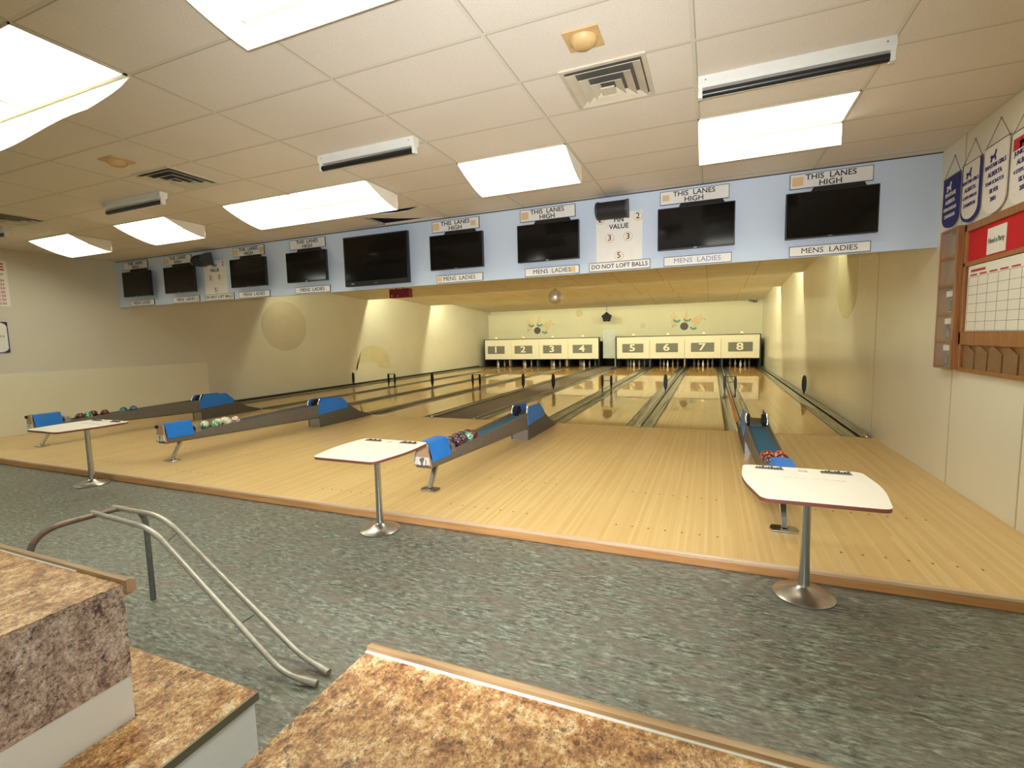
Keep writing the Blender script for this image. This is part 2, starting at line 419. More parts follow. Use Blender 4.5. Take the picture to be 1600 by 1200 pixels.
# ------------------------------------------------------------------ room shell
struct('floor', Box(XL-.1, XR+.1, YB, Y0+0.02, -0.12, 0.0), 'vinyl')
struct('floor_approach', Box(XL, XR, Y0+0.035, YF, 0.0, APP), 'approach')
struct('trim_nosing', Box(XL, XR, Y0, Y0+0.034, 0.002, APP-0.022), 'nosing', bevel=0.004)
struct('trim_nosing_strip', Box(XL, XR, Y0-0.004, Y0+0.034, APP-0.022, APP+0.001), 'nosing_top', bevel=0.003)
struct('floor_under_lanes', Box(XL, XR, YF, YR+1.0, -0.12, -0.02), 'ledgedark')
# ceiling with one opening (a slipped tile)
hx0, hx1, hy0, hy1 = -4.80, -3.655, 5.84, 6.52
bm = bmesh.new()
for (a, b, c, d) in ((XL, hx0, YB, YS+.06), (hx1, XR, YB, YS+.06), (hx0, hx1, YB, hy0), (hx0, hx1, hy1, YS+.06)):
    box(bm, a, b, c, d, CZ, CZ+0.03)
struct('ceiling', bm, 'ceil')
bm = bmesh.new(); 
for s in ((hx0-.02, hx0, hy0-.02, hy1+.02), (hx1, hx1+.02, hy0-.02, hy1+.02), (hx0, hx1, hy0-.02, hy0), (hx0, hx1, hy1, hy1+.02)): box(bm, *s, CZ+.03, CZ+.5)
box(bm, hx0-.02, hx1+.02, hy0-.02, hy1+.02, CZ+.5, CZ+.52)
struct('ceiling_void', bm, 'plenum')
# walls
struct('wall_right', Box(XR, XR+.1, YB, YR+1.0, -.1, CZ+.1), 'wall')
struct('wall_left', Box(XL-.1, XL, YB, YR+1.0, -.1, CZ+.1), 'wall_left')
struct('wall_front', Box(XL-.1, XR+.1, YB-.1, YB, -.1, CZ+.1), 'wall')
bm = Box(XL, XR, YR, YR+.08, 1.35, CZ+.1)
for (a, b) in ((-5.06, -4.93), (-4.62, -4.36)): pass
struct('wall_rear', bm, 'wall_rear')
struct('wall_pit', Box(XL, XR, YR+.9, YR+.98, -.1, 1.6), 'pit')
struct('ceiling_pit', Box(XL, XR, YR+.08, YR+.98, 1.5, 1.56), 'pit')
struct('trim_panel_joint', Box(XR-.004, XR, 8.52, 8.535, APP, CZ), 'grout')
struct('trim_panel_joint', Box(XR-.004, XR, 6.05, 6.065, APP, CZ), 'grout')
struct('trim_panel_joint', Box(XR-.004, XR, 4.83, 4.845, APP, CZ), 'grout')
# pale panel on the far side wall (a wainscot with a thickness of its own)
struct('trim_wainscot', Box(XL, XL+.02, 1.0, 8.405, APP, -0.437+EYE), 'wainscot', bevel=0.004)
struct('baseboard_left', Box(XL, XL+.02, 8.42, 24.0, APP-.02, 0.16), 'ledgedark')
# painted discs on the walls
def disc(bm, axis, pos, th, cu, cv, ru, rv, n=40, a0=0, a1=360):
    pts = [(cu+ru*math.cos(R(a0+(a1-a0)*k/n)), cv+rv*math.sin(R(a0+(a1-a0)*k/n))) for k in range(n if a1-a0 == 360 else n+1)]
    return prism(bm, pts, axis, pos, pos+th)
tag(obj('painted_disc', disc(bmesh.new(), 0, XL, 0.004, 10.95, EYE+0.50, 0.83, 0.74), 'stainbrown'), 'large faint brown disc painted on the far side wall', 'wall painting')
pts = [(15.0+1.0*math.cos(R(a)), EYE-0.95+0.8*math.sin(R(a))) for a in range(-10, 196, 8)]
pts += [(15.0-0.4+0.75*math.cos(R(a)), EYE-1.05+0.28*math.sin(R(a))) for a in range(170, 8, -10)]
tag(obj('painted_moon', prism(bmesh.new(), pts, 0, XL, XL+.004), 'stainyellow'), 'faint yellow crescent moon painted on the side wall beside lane 1', 'wall painting')
pts = [(10.25+0.72*math.cos(R(a)), EYE+0.75+0.55*math.sin(R(a))) for a in range(180, 361, 8)] + [(10.97, EYE-.0+1.6), (9.53, EYE+1.6)]
tag(obj('painted_shape', prism(bmesh.new(), pts, 0, XR-.003, XR), 'stainpale'), 'faint yellow round-bottomed shape painted high on the wall beside lane 8', 'wall painting')
for i, (x, z, r_) in enumerate(((-6.5, 1.2, .2), (-3.2, .43, .13))):
    tag(obj('painted_spot', disc(bmesh.new(), 1, YR-.004, 0.004, x, EYE+z, r_, r_), 'stainspot'),
        ('pale yellow spot painted above lane 4 on the end wall', 'small pale spot painted above lane 5 on the end wall')[i], 'wall painting')

# soffit
struct('beam_soffit', Box(XL, XR, YS, YS+.05, 0.842+EYE, CZ+.02), 'soffit')
struct('trim_soffit_top', Box(XL, XR, YS-.004, YS, CZ-.012, CZ), 'soffit_edge')
# stepped lane ceiling: four sloping bays, each ends in a baffle that hides a row of tubes
bays = ((YS+.05, 10.5, 1.80, 1.55), (10.5, 14.85, 1.76, 1.52), (14.85, 19.25, 1.77, 1.53), (19.25, YR, 1.80, 1.455))
for i, (a, b, za, zb) in enumerate(bays):
    za += EYE; zb += EYE
    bm = prism(bmesh.new(), [(a, za), (b, zb), (b, zb+.03), (a, za+.03)], 0, XL, XR)
    struct('ceiling_bay', bm, 'ceil_in')
    if i < 3:
        nz_ = bays[i+1][2]+EYE
        struct('ceiling_riser', Box(XL, XR, b-.02, b, zb+.02, nz_+.05), 'ceil_in')
        for j in range(6):
            x = XL+.35+j*2.32
            t = thing('strip_light', 'fluorescent strip hidden behind a lane ceiling baffle', 'light', (x, b+.07, nz_-.02), 0, 'strips behind the ceiling baffles')
            obj('housing', Box(0, 2.1, -.05, .05, -.03, 0), 'whitemetal', t)
            obj('tube', tube(bmesh.new(), [(.04, 0, -.055), (2.06, 0, -.055)], .019, 8), 'tube_lit%d' % i, t)

# ------------------------------------------------------------------ lanes
for n, x in lanes.items():
    root = thing('bowling_lane', 'glossy narrow-board maple lane number %d running to its pins' % n, 'bowling lane', (x, YF, 0), 0, 'eight bowling lanes')
    obj('lane_bed', Box(-LW, LW, 0.0, 15.1, 0.0, APP-.004), 'lane', root)
    obj('pin_deck', Box(-LW, LW, 15.1, YD+.3-YF, 0.0, APP-.004), 'pindeck', root)
    for s in (-1, 1):
        w_ = 0.20
        xs = [s*(LW+.004+w_*t) for t in (0, .12, .3, .5, .7, .88, 1)]
        zs = [APP-.006, APP-.028, APP-.05, APP-.057, APP-.05, APP-.028, APP-.006]
        bm = bmesh.new(); prof = list(zip(xs, zs)); prof += [(xs[-1], 0.0), (xs[0], 0.0)]
        prism(bm, prof, 1, 0.0, YD-YF)
        obj('gutter', bm, 'gutter', root, smooth=True)
        xe = s*(LW+.002); obj('edge_strip', Box(min(xe, xe+s*.004)-.004, max(xe, xe+s*.004)+.001, 0.0, YD-YF, APP-.02, APP-.001), 'ledgedark', root)
# dividers between the gutters
def divider(x, w_, label, tube_=None, strip=True):
    root = thing('lane_divider', label, 'lane divider', (x, YF, 0), 0, 'dividers between the lane gutters')
    obj('side_board', Box(-w_/2, w_/2, 0, YD-YF, 0.0, APP+.004), 'ledgedark', root)
    obj('top_cap', prism(bmesh.new(), [(-w_/2, APP+.004), (w_/2, APP+.004), (w_/2*.6, APP+.028), (-w_/2*.6, APP+.028)], 1, 0, YD-YF), 'ledge', root)
    if strip: obj('highlight_strip', Box(-.006, .006, 0.02, YD-YF-.02, APP+.028, APP+.034), 'ledgelight', root)  # highlight along the cap, modelled as a pale strip
    bm = bmesh.new(); bmesh.ops.create_uvsphere(bm, u_segments=16, v_segments=10, radius=.034)
    obj('round_end_cap', bm, 'steel', root, loc=(0, -.01, APP+.014), smooth=True)
    return root
for key, x in ledges.items():
    a, b = key
    divider(x, .052 if key not in ('56',) else .06, 'dark lane divider with steel end knob between lanes %s and %s' % (a, b))
divider(XR-.09, .12, 'lane divider along the wall beside lane 8')
divider(XL+.22, .12, 'lane divider along the wall beside lane 1')
divider(-5.22, .04, 'lane divider between lane 4 and the brown aisle')
divider(-4.27, .04, 'lane divider between lane 5 and the brown aisle')
tag(obj('center_aisle', Box(-5.198, -4.292, YF, YD, 0.0, APP-.012), 'aisle'), 'flat dark brown strip running between lanes 4 and 5', 'aisle')
tag(obj('orange_tube', tube(bmesh.new(), [(.43, 9.1, APP+.045), (.43, 13.0, APP+.045)], .022, 8), 'orange'), 'thin orange tube lying on the divider behind the lane 7 and 8 ball return', 'tube')
# dowel dots on the approach
k = 0
for base in (1.27, -0.32, -1.90, -3.49, -6.0, -7.6, -9.2, -10.8):
    for yy in (3.935, 4.84):
        for j in range(7):
            x = base - .39 + j*.13
            if x > XR-.1: continue
            bm = bmesh.new(); disc(bm, 2, APP, .0008, x, yy, .0085, .011, 10)
            if k == 0: dm = bm
            else:
                tmp = bpy.data.meshes.new('t'); bm.to_mesh(tmp); dm.from_mesh(tmp); bpy.data.meshes.remove(tmp); bm.free()
            k += 1
M['dowel'] = simple('dowel_brown', lin(132, 92, 60), 0.5)
o = obj('approach_marking_dots', dm, 'dowel'); o['kind'] = 'structure'

# ------------------------------------------------------------------ range posts standing beside the lanes
def post_paddle(root, x, name='paddle'):
    pr_ = [(0, 0), (.014, .01), (.018, .05), (.042, .11), (.053, .22), (.052, .32), (.042, .41), (.024, .455), (0, .465)]
    poly = [(x+a, z) for a, z in pr_] + [(x-a, z) for a, z in pr_[-2:0:-1]]
    return obj(name, prism(bmesh.new(), poly, 1, -.012, .012), 'black', root, loc=(0, 0, 0))
def single_post(x, y, label):
    t = thing('range_post', label, 'marker post', (x, y, APP+.026), 0, 'black range posts along the lanes')
    post_paddle(t, 0); return t
def double_post(x, y, label):
    t = thing('range_post_pair', label, 'marker post', (x, y, APP+.0), 0, 'black range posts along the lanes')
    for s in (-1, 1):
        pr_ = [(0, 0), (.012, .005), (.016, .1), (.035, .2), (.035, .38), (.02, .45), (0, .46)]
        poly = [(s*.125+a, z) for a, z in pr_] + [(s*.125-a, z) for a, z in pr_[-2:0:-1]]
        obj('upright', prism(bmesh.new(), poly, 1, -.012, .012), 'black', t)
    for z in (.30, .44): obj('crossbar', tube(bmesh.new(), [(-.125, 0, z), (.125, 0, z)], .008, 8), 'black', t)
    for s in (-1, 1): obj('foot', Box(s*.125-.02, s*.125+.02, -.03, .03, -.06, .006), 'ledgedark', t)
    return t
YP = 13.55
single_post(XL+.22, YP, 'single black range post by the wall beside lane 1')
double_post(ledges['12'], YP, 'black range post pair with crossbars between lanes 1 and 2')
single_post(ledges['23'], YP, 'single black range post between lanes 2 and 3')
double_post(ledges['34'], YP, 'black range post pair with crossbars between lanes 3 and 4')
single_post(-5.22, YP, 'single black range post on the lane 4 edge of the aisle')
single_post(-4.27, YP, 'single black range post on the lane 5 edge of the aisle')
double_post(ledges['56'], YP, 'black range post pair with crossbars between lanes 5 and 6')
single_post(ledges['67'], YP, 'single black range post between lanes 6 and 7')
double_post(ledges['78'], YP, 'black range post pair with crossbars between lanes 7 and 8')
single_post(XR-.09, YP, 'single black range post by the wall beside lane 8')

# ------------------------------------------------------------------ pin end
YM = 24.0
def masking(x0, x1, nums, where):
    fr = thing('masking_frame', 'black frame around the lane %d to %d number panels' % (nums[0], nums[-1]), 'frame', (x0, YM, 0))
    zt, zb = EYE-.125, EYE-1.165
    obj('top_rail', Box(0, x1-x0, -.02, .1, zt, zt+.035), 'black', fr)
    obj('bottom_rail', Box(0.05, x1-x0-.05, .0, .1, zb-.04, zb-.004), 'black', fr)
    obj('side_post', Box(-.005, .045, -.02, .12, APP, zt), 'black', fr)
    obj('side_post', Box(x1-x0-.045, x1-x0+.005, -.02, .12, APP, zt), 'black', fr)
    wd = (x1-x0-.1)/4
    for i, n in enumerate(nums):
        px = x0+.05+i*wd
        p = thing('number_panel', 'cream masking panel with the grey number %d plate' % n, 'number panel', (px, YM-.01, zb), 0, 'lane number panels')
        obj('panel', Box(.006, wd-.006, 0, .03, 0, zt-zb), 'cream', p)
        cx = lanes[n]*.995 - px - (0.03 if n > 4 else 0.03)
        cx = min(max(cx, .58), wd-.58)
        pl = obj('number_plate', Box(cx-.5, cx+.5, -.012, 0, .29, .71), 'plategrey', p)
        lettering(str(n), .46, 'numcream', pl, (cx-.02, -.0135, .50), bold=.02, sx=1.35, name='numeral')
masking(-11.50, -5.13, (1, 2, 3, 4), 'left'); masking(-4.33, 2.06, (5, 6, 7, 8), 'right')
for n, x in lanes.items():
    t = thing('foul_lamp', 'small glowing orange lamp on top of the number %d panel' % n, 'lamp', (x+.02, YM+.04, EYE-.09), 0, 'lamps above the number panels')
    obj('lamp_base', lathe(bmesh.new(), [(0, 0), (.035, 0), (.035, .03), (0, .03)], seg=12), 'black', t)
    bm = bmesh.new(); bmesh.ops.create_uvsphere(bm, u_segments=12, v_segments=8, radius=.05)
    obj('bulb', bm, 'bulb', t, loc=(0, 0, .06), smooth=True)
# machinery behind the masks
for n, x in lanes.items():
    t = thing('pinsetter', 'dark pinsetter machine behind the number %d panel' % n, 'pinsetter', (x, 25.05, 0), 0, 'pinsetters')
    obj('housing', Box(-.72, .72, .45, 1.1, APP-.06, 1.25), 'pit', t)
    obj('deck', Box(-.6, .6, -.5, .45, .85, 1.0), 'pit', t)
    for s in (-1, 1): obj('kickback', Box(s*.74-.02, s*.74+.02, -.85, 1.1, 0.0, 1.25), 'pit', t)
    obj('cushion', Box(-.6, .6, .40, .445, .1, .6), 'pitgrey' if n in (1, 5) else 'pit', t)
prof = [(0, 0), (.026, 0), (.030, .015), (.045, .07), (.052, .11), (.046, .16), (.028, .21), (.021, .235), (.024, .265), (.026, .285), (.018, .305), (0, .315)]
pin0 = None
names = ('outer pin nearest lane-side of number %s', )
spots = ((-.41, .78), (-.205, .38), (0, 0), (.205, .38), (.41, .78))
desc = ('two-point corner pin on the lower-number side', 'three-point pin on the lower-number side', 'head pin standing front and centre', 'three-point pin on the higher-number side', 'two-point corner pin on the higher-number side')
for n, x in lanes.items():
    for (dx, dy), ds in zip(spots, desc):
        if pin0 is None:
            p = pin0 = obj('bowling_pin', lathe(bmesh.new(), prof, seg=14), 'pin', smooth=True)
        else:
            p = pin0.copy(); col.objects.link(p)
        p.location = (x+dx, 24.3+dy, APP-.004)
        tag(p, 'white %s, lane %d' % (ds, n), 'bowling pin', 'bowling pins on lane %d' % n)
# flap and post between the two blocks
t = thing('access_flap', 'pale grey flap between the lane 4 and lane 5 frames', 'flap', (-5.0, YM+.3, 0))
obj('flap_panel', Box(-.02, .57, 0, .03, .50, 1.93), 'doorgrey', t)
obj('flap_post', Box(.575, .63, -.03, .05, APP, 1.5), 'offwhite', t)
struct('wall_stub', Box(-5.03, -4.34, YR-.3, YR, 0.0, .42), 'pit')
# dark divider curtains in the pit
for i, xx in enumerate((-10.02, -8.4, -6.83, -2.69, -1.12, .49)):
    tag(obj('pit_divider', Box(xx-.03, xx+.03, YM+.03, YR, 0, .46), 'pitgrey' if i % 2 else 'tan'),
        'upright divider under the panels between lanes %s' % ('1 and 2', '2 and 3', '3 and 4', '5 and 6', '6 and 7', '7 and 8')[i], 'divider', 'pit dividers')
# murals
def pin_poly(cx, cz, ang, s):
    pr_ = [(0, 0), (.055, 0), (.095, .14), (.085, .26), (.04, .38), (.05, .47), (.03, .53), (0, .54)]
    pts = [(a, z) for a, z in pr_] + [(-a, z) for a, z in pr_[-2:0:-1]]
    ca, sa = math.cos(R(ang)), math.sin(R(ang))
    return [(cx+s*(a*ca-z*sa), cz+s*(a*sa+z*ca)) for a, z in pts]
for (mx, mz, lab) in ((-8.86, EYE+.22, 'faded mural of scattering pins and dark ball above lanes 2 and 3'), (-1.20, EYE+.22, 'faded mural of scattering pins and dark ball above lanes 6 and 7')):
    t = thing('wall_mural', lab, 'mural', (mx, YR, mz), 0, 'pin murals on the end wall')
    for j, (a, b, ang) in enumerate(((-.32, .28, 22), (.02, .3, -8), (-.5, .1, 12), (.3, .3, -52), (.42, .08, -40))):
        obj('painted_pin', prism(bmesh.new(), pin_poly(a, b, ang, 1.15), 1, -.004-.0008*j, 0), 'muraltan', t)
    for (a, b, a0, a1) in ((-.36, .5, 190, 330), (.12, .52, 200, 340), (-.42, .02, 60, 170), (.42, .12, 200, 320), (.8, .3, 20, 80)):
        outer = [(a+.19*math.cos(R(q)), b+.19*math.sin(R(q))) for q in range(a0, a1+1, 10)]
        inner = [(a+.15*math.cos(R(q)), b+.04+.13*math.sin(R(q))) for q in range(a1, a0-1, -10)]
        obj('painted_swoosh', prism(bmesh.new(), outer+inner, 1, -.012, 0), 'teal', t)
    obj('painted_ball', disc(bmesh.new(), 1, -.014, .014, -.02, .12, .19, .19, 24), 'muraldark', t)
# star shaped lamp, sensors
t = thing('party_light', 'black star-shaped effect light hanging in front of the end wall', 'light', (-4.9, 24.7, EYE+1.40))
obj('rod', tube(bmesh.new(), [(0, 0, .08), (0, 0, -.3)], .012, 8), 'black', t)
bm = bmesh.new(); pts = []
for q in range(10): r_ = .27 if q % 2 == 0 else .205; pts.append((r_*math.cos(R(90+36*q)), -.5+r_*math.sin(R(90+36*q))))
prism(bm, pts, 1, -.12, .08); obj('body', bm, 'blackmatte', t, bevel=.02)
for q in range(5):
    a = R(90+72*q); obj('lens', lathe(bmesh.new(), [(0, 0), (.035, 0), (.035, .02), (0, .03)], seg=12), 'pitgrey', t, loc=(.13*math.cos(a), -.12, -.5+.13*math.sin(a)), rot=(R(90), 0, 0))
t = thing('security_camera', 'small dark camera under the lane ceiling above lane 8', 'camera', (1.83, YR-.1, EYE+1.455))
obj('mount', Box(-.22, .02, -.02, .02, -.04, 0.02), 'black', t); obj('body', Box(-.05, .13, -.14, .05, -.10, -.02), 'black', t, bevel=.01)
t = thing('motion_sensor', 'small white sensor under the lane ceiling above lane 1', 'sensor', (-11.6, YR-.06, EYE+1.43))
bm = bmesh.new(); bmesh.ops.create_uvsphere(bm, u_segments=12, v_segments=8, radius=.09); obj('body', bm, 'white', t, smooth=True)
# mirror ball
t = thing('mirror_ball', 'gold-tinted mirror ball hanging below the lane ceiling', 'mirror ball', (-2.62, 8.5, EYE+.709))
bm = bmesh.new(); bmesh.ops.create_uvsphere(bm, u_segments=28, v_segments=18, radius=.128); obj('ball', bm, 'gold', t)
obj('cord', tube(bmesh.new(), [(0, 0, .12), (0, 0, .97)], .004, 6), 'offwhite', t); obj('cap', lathe(bmesh.new(), [(0, .12), (.02, .12), (.02, .15), (0, .15)], seg=10), 'steel', t)
# maroon unit
t = thing('hanging_projector_lamp', 'dark red metal lamp unit hanging just behind the blue soffit', 'lamp', (-5.95, 8.5, EYE+.96))
obj('housing', Box(-.24, .24, -.06, .08, -.09, .09), 'maroon', t, bevel=.01)
obj('bracket', tube(bmesh.new(), arc([(-.1, 0, .07), (-.1, 0, .2), (.08, 0, .2), (.08, 0, .07)], .04), .012, 8), 'maroon', t)
obj('hanger', tube(bmesh.new(), [(-.01, 0, .2), (-.01, 0, .72)], .009, 8), 'maroon', t)
for a in (-.16, -.02, ): obj('knob', lathe(bmesh.new(), [(0, 0), (.02, 0), (.02, .02), (0, .02)], seg=10), 'chrome', t, loc=(a, -.06, -.05), rot=(R(90), 0, 0))

# ------------------------------------------------------------------ soffit: televisions, signs, speakers
def television(xc, zt, zb, w_, label, big=False):
    h = zt-zb
    t = thing('television', label, 'television', (xc, 6.40, EYE+(zt+zb)/2), 0, 'televisions on the blue soffit')
    obj('casing', Box(-w_/2, w_/2, .004, .06, -h/2, h/2), 'black', t, bevel=.004)
    b_ = .012 if not big else .03
    obj('screen', Box(-w_/2+b_, w_/2-b_, -.001, .006, -h/2+(b_ if not big else .075), h/2-b_), 'screen', t)
    obj('wall_bracket', Box(-.16, .16, .06, YS-6.40, -.12, .12), 'blackmatte', t)
    obj('logo', Box(-.02, .02, -.002, .005, -h/2+.004+(.02 if big else 0), -h/2+.012+(.025 if big else 0)), 'steel', t)
    if big:
        obj('silver_badge', Box(-w_/2+.13, -w_/2+.19, -.002, .005, -h/2+.03, -h/2+.045), 'steel', t)
        obj('speaker_bar', Box(-w_/2+.02, w_/2-.02, -.001, .005, -h/2+.008, -h/2+.06), 'black', t)
    else:
        obj('top_clip', prism(bmesh.new(), [(-.2, h/2-.01), (.33, h/2-.01), (.3, h/2+.045), (-.17, h/2+.045)], 1, .02, .07), 'blackmatte', t)
    return t
tvx = {1: -10.945, 2: -9.625, 3: -7.755, 4: -6.375, 5: -3.487, 6: -2.073, 7: -0.193, 8: 1.205}
for n, x in tvx.items():
    television(x, 1.535, 1.030, .876, 'black flat television on the blue soffit above lane %d' % n)
television(-4.935, 1.67, .886, 1.238, 'large black television in the middle of the blue soffit', True)
def sign(xc, zc, w_, h, label, grp, stick=()):
    t = thing('soffit_sign', label, 'sign', (xc, YS, EYE+zc), 0, grp)
    obj('board', Box(-w_/2, w_/2, -.012, 0, -h/2, h/2), 'white', t)
    for (a, b, c, d) in ((-w_/2, w_/2, h/2-.006, h/2), (-w_/2, w_/2, -h/2, -h/2+.006), (-w_/2, -w_/2+.006, -h/2, h/2), (w_/2-.006, w_/2, -h/2, h/2)):
        obj('border', Box(a, b, -.0135, 0, c, d), 'soffit_edge', t)
    for (sx_, big) in stick:
        s_ = .055 if big else .04
        obj('sticker', Box(sx_-s_, sx_+s_, -.0135, -.012, -s_*.9, s_*.9), 'sticker', t)
    return t
thx = {1: -11.18, 2: -9.84, 3: -7.88, 4: -6.467, 5: -3.565, 6: -2.12, 7: -0.218, 8: 1.218}
mnx = {1: -11.07, 2: -9.69, 3: -7.81, 4: -6.41, 5: -3.527, 6: -2.067, 7: -0.174, 8: 1.226}
stk = {1: (), 2: ((-.33, 1),), 3: ((-.33, 1), (.33, 1)), 4: (), 5: ((-.33, 1), (.3, 0)), 6: ((-.33, 1),), 7: ((-.33, 0),), 8: ((-.32, 1),)}
for n in range(1, 9):
    t = sign(thx[n], 1.695, .80, .165, 'white THIS LANES HIGH sign above the lane %d television' % n, 'THIS LANES HIGH signs', stk[n])
    lettering('THIS  LANES', .085, 'blackprint', t, (.0, -.0135, .035), bold=.012, sx=1.05)
    lettering('HIGH', .085, 'blackprint', t, (.0, -.0135, -.04), bold=.012, sx=1.1)
    t = sign(mnx[n], .910, .79, .115, 'white MENS LADIES sign under the lane %d television' % n, 'MENS LADIES signs', {2: ((.33, 0),), 5: ((-.34, 0),), 6: ((.3, 0),)}.get(n, ()))
    lettering('MENS  LADIES', .085, 'blueprint' if n == 7 else 'blackprint', t, (0.0, -.0135, 0), bold=0.0, sx=1.05)
for (x, lab) in ((-8.735, 'white DO NOT LOFT BALLS sign between the lane 2 and 3 televisions'), (-1.137, 'white DO NOT LOFT BALLS sign between the lane 6 and 7 televisions')):
    t = sign(x, .910, .80, .115, lab, 'DO NOT LOFT BALLS signs'); lettering('DO NOT LOFT BALLS', .078, 'blackprint', t, (0, -.0135, 0), bold=.012, sx=.98)
for (x, lab) in ((-8.81, 'white PIN VALUE board between the lane 2 and 3 televisions'), (-1.137, 'white PIN VALUE board between the lane 6 and 7 televisions')):
    t = thing('pin_value_board', lab, 'sign', (x, YS, EYE+.97), 0, 'pin value boards')
    obj('board', Box(-.30, .30, -.01, 0, 0, .62), 'white', t)
    lettering('PIN', .085, 'blackprint', t, (0, -.0115, .53), bold=.02); lettering('VALUE', .085, 'blackprint', t, (0, -.0115, .445), bold=.02)
    for (a, b, s) in ((-.245, .55, '2'), (.245, .55, '2'), (-.12, .305, '3'), (.12, .305, '3'), (0, .072, '5')):
        d_ = obj('value_disc', disc(bmesh.new(), 1, -.016, .016, a, b, .06, .06, 20), 'sticker', t)
        obj('disc_face', disc(bmesh.new(), 1, -.017, .002, a, b, .052, .052, 20), 'white', d_)
        lettering(s, .105, 'brownprint', d_, (a, -.0185, b), bold=.012, name='numeral')
def speaker(x, z, lab, tilt, turn):
    t = thing('wall_speaker', lab, 'speaker', (x, YS-.02, EYE+z), turn, 'black speakers on the soffit')
    prof_ = [(-.125+.0, -.02)] ; pts = []
    for q in range(-90, 91, 15): pts.append((-.02-.22*math.cos(R(q))**.8 if abs(q) < 90 else -.02, .11*math.sin(R(q))))
    s_ = thing_part = obj('cabinet', prism(bmesh.new(), pts, 0, -.19, .19), 'charcoal', t, smooth=True, rot=(R(tilt), 0, 0))
    for s in (-1, 1): obj('end_cap', prism(bmesh.new(), [(a*1.03, b*1.06) for a, b in pts], 0, s*.19-.012, s*.19+.012), 'greyspeaker', t, rot=(R(tilt), 0, 0))
    obj('bracket', Box(-.04, .04, -.04, .02, -.03, .03), 'blackmatte', t)
speaker(-1.20, 1.625, 'black rounded speaker above the PIN VALUE board by lane 6', 8, 0.0)
speaker(-8.93, 1.625, 'black rounded speaker above the PIN VALUE board by lane 2', 8, R(-12))

# ------------------------------------------------------------------ ceiling fixtures
def scoop_light(x0, n, y0, label, caps=(1, 1), drop=.195, wave=0.0):
    w_ = 1.171*n; d = .605
    t = thing('ceiling_light', label, 'ceiling light', (x0, y0, CZ), 0, 'fluorescent ceiling lights')
    for i in range(n):
        obj('diffuser', Box(i*1.171+.012, (i+1)*1.171-.012, .008, d-.012, -.006, -.001), 'diffuser', t)
    fr = bmesh.new()
    for (a, b, c, e) in ((0, w_, 0, .01), (0, w_, d-.032, d-.006), (0, .012, 0, d), (w_-.012, w_, 0, d)): box(fr, a, b, c, e, -.010, 0)
    for i in range(1, n): box(fr, i*1.171-.014, i*1.171+.014, 0, d, -.011, 0)
    obj('frame', fr, 'offwhite', t)
    if drop:
        # bent glare shield hanging from the far edge
        seg = 24; bm = bmesh.new(); rows = []
        for k_ in range(seg+1):
            u = k_/seg; xx = w_*u
            z_ = -drop - wave*math.sin(u*math.pi*2*n/2)*.5
            if wave: z_ *= min(1.0, 0.12+ (4.0*min(u, 1-u))**.8)
            rows.append([bm.verts.new((xx, y_, z)) for (y_, z) in ((d-.004, 0), (d, z_*.35), (d+.004, z_*.7), (d, z_), (d+.005, z_), (d+.010, z_*.7), (d+.006, z_*.35), (d+.002, 0))])
        for A, B in zip(rows, rows[1:]):
            for q in range(8): bm.faces.new((A[q], A[(q+1) % 8], B[(q+1) % 8], B[q]))
        bm.faces.new(rows[0]); bm.faces.new(rows[-1][::-1])
        obj('glare_shield', bm, 'scoop', t, smooth=True)
        for s, c in zip((0, 1), caps):
            if not c: continue
            pts = [(0.0, 0.0)] + [(d*k_/10, -drop*(1-(1-k_/10)**1.5)) for k_ in range(1, 11)] + [(d, 0)]
            xx = w_-.006 if s else 0.0
            obj('end_shield', prism(bmesh.new(), pts, 0, xx, xx+.005), 'scoop', t)
    return t
scoop_light(-0.13, 1, 4.62, 'lit ceiling light nearest the lane 7 and 8 soffit', (1, 0))
scoop_light(-2.472, 1, 4.62, 'lit ceiling light in front of the lane 6 television')
scoop_light(-5.985, 2, 4.62, 'double-length lit ceiling light in front of the large television')
scoop_light(-8.327, 1, 4.62, 'lit ceiling light in front of the lane 3 television')
scoop_light(-10.669, 1, 4.62, 'lit ceiling light in front of the lane 1 television, smallest seen')
scoop_light(-5.985, 2, 1.605, 'large lit ceiling light over the seating with wavy drooping shields', (0, 0), .17, .09)
scoop_light(-2.472, 1, 1.545, 'lit ceiling light between the two bigger ones at the top edge', (1, 1), .15)
for x0 in (-10.669, .0+1.041-1.171):
    scoop_light(x0, 1, 1.605, 'lit ceiling light over the concourse floor, out of view', (0, 0), 0)
for x0 in (-9.5, -5.985, -2.472, .0-.13):  # unseen fixtures added behind the camera to light the room
    scoop_light(x0, 1, -1.41, 'unseen lit ceiling light added behind the viewer for room light', (0, 0), 0)
    scoop_light(x0, 1, -4.42, 'unseen lit ceiling light added behind the viewer for room light', (0, 0), 0)
def black_light(x0, x1, y, lab):
    t = thing('black_light_fixture', lab, 'strip light', (x0, y, CZ), 0, 'black tube strip lights on the ceiling'); w_ = x1-x0
    obj('housing', prism(bmesh.new(), [(-.045, 0), (-.045, -.055), (-.03, -.075), (.03, -.075), (.045, -.055), (.045, 0)], 0, 0, w_), 'whitemetal', t)
    obj('tube', tube(bmesh.new(), [(.03, -.01, -.115), (w_-.03, -.01, -.112)], .026, 12), 'black', t, smooth=True)
    for a in (0.0, w_-.03): obj('lamp_holder', Box(a, a+.03, -.03, .02, -.14, -.07), 'whitemetal', t, bevel=.004)
    for a in (.05, w_-.05): obj('screw', lathe(bmesh.new(), [(0, 0), (.006, 0), (.006, .003), (0, .003)], seg=8), 'steel', t, loc=(a, -.045, -.03), rot=(R(90), 0, 0))
black_light(-3.60, -2.49, 3.90, 'white strip fixture with black tube in front of lanes 5 and 6')
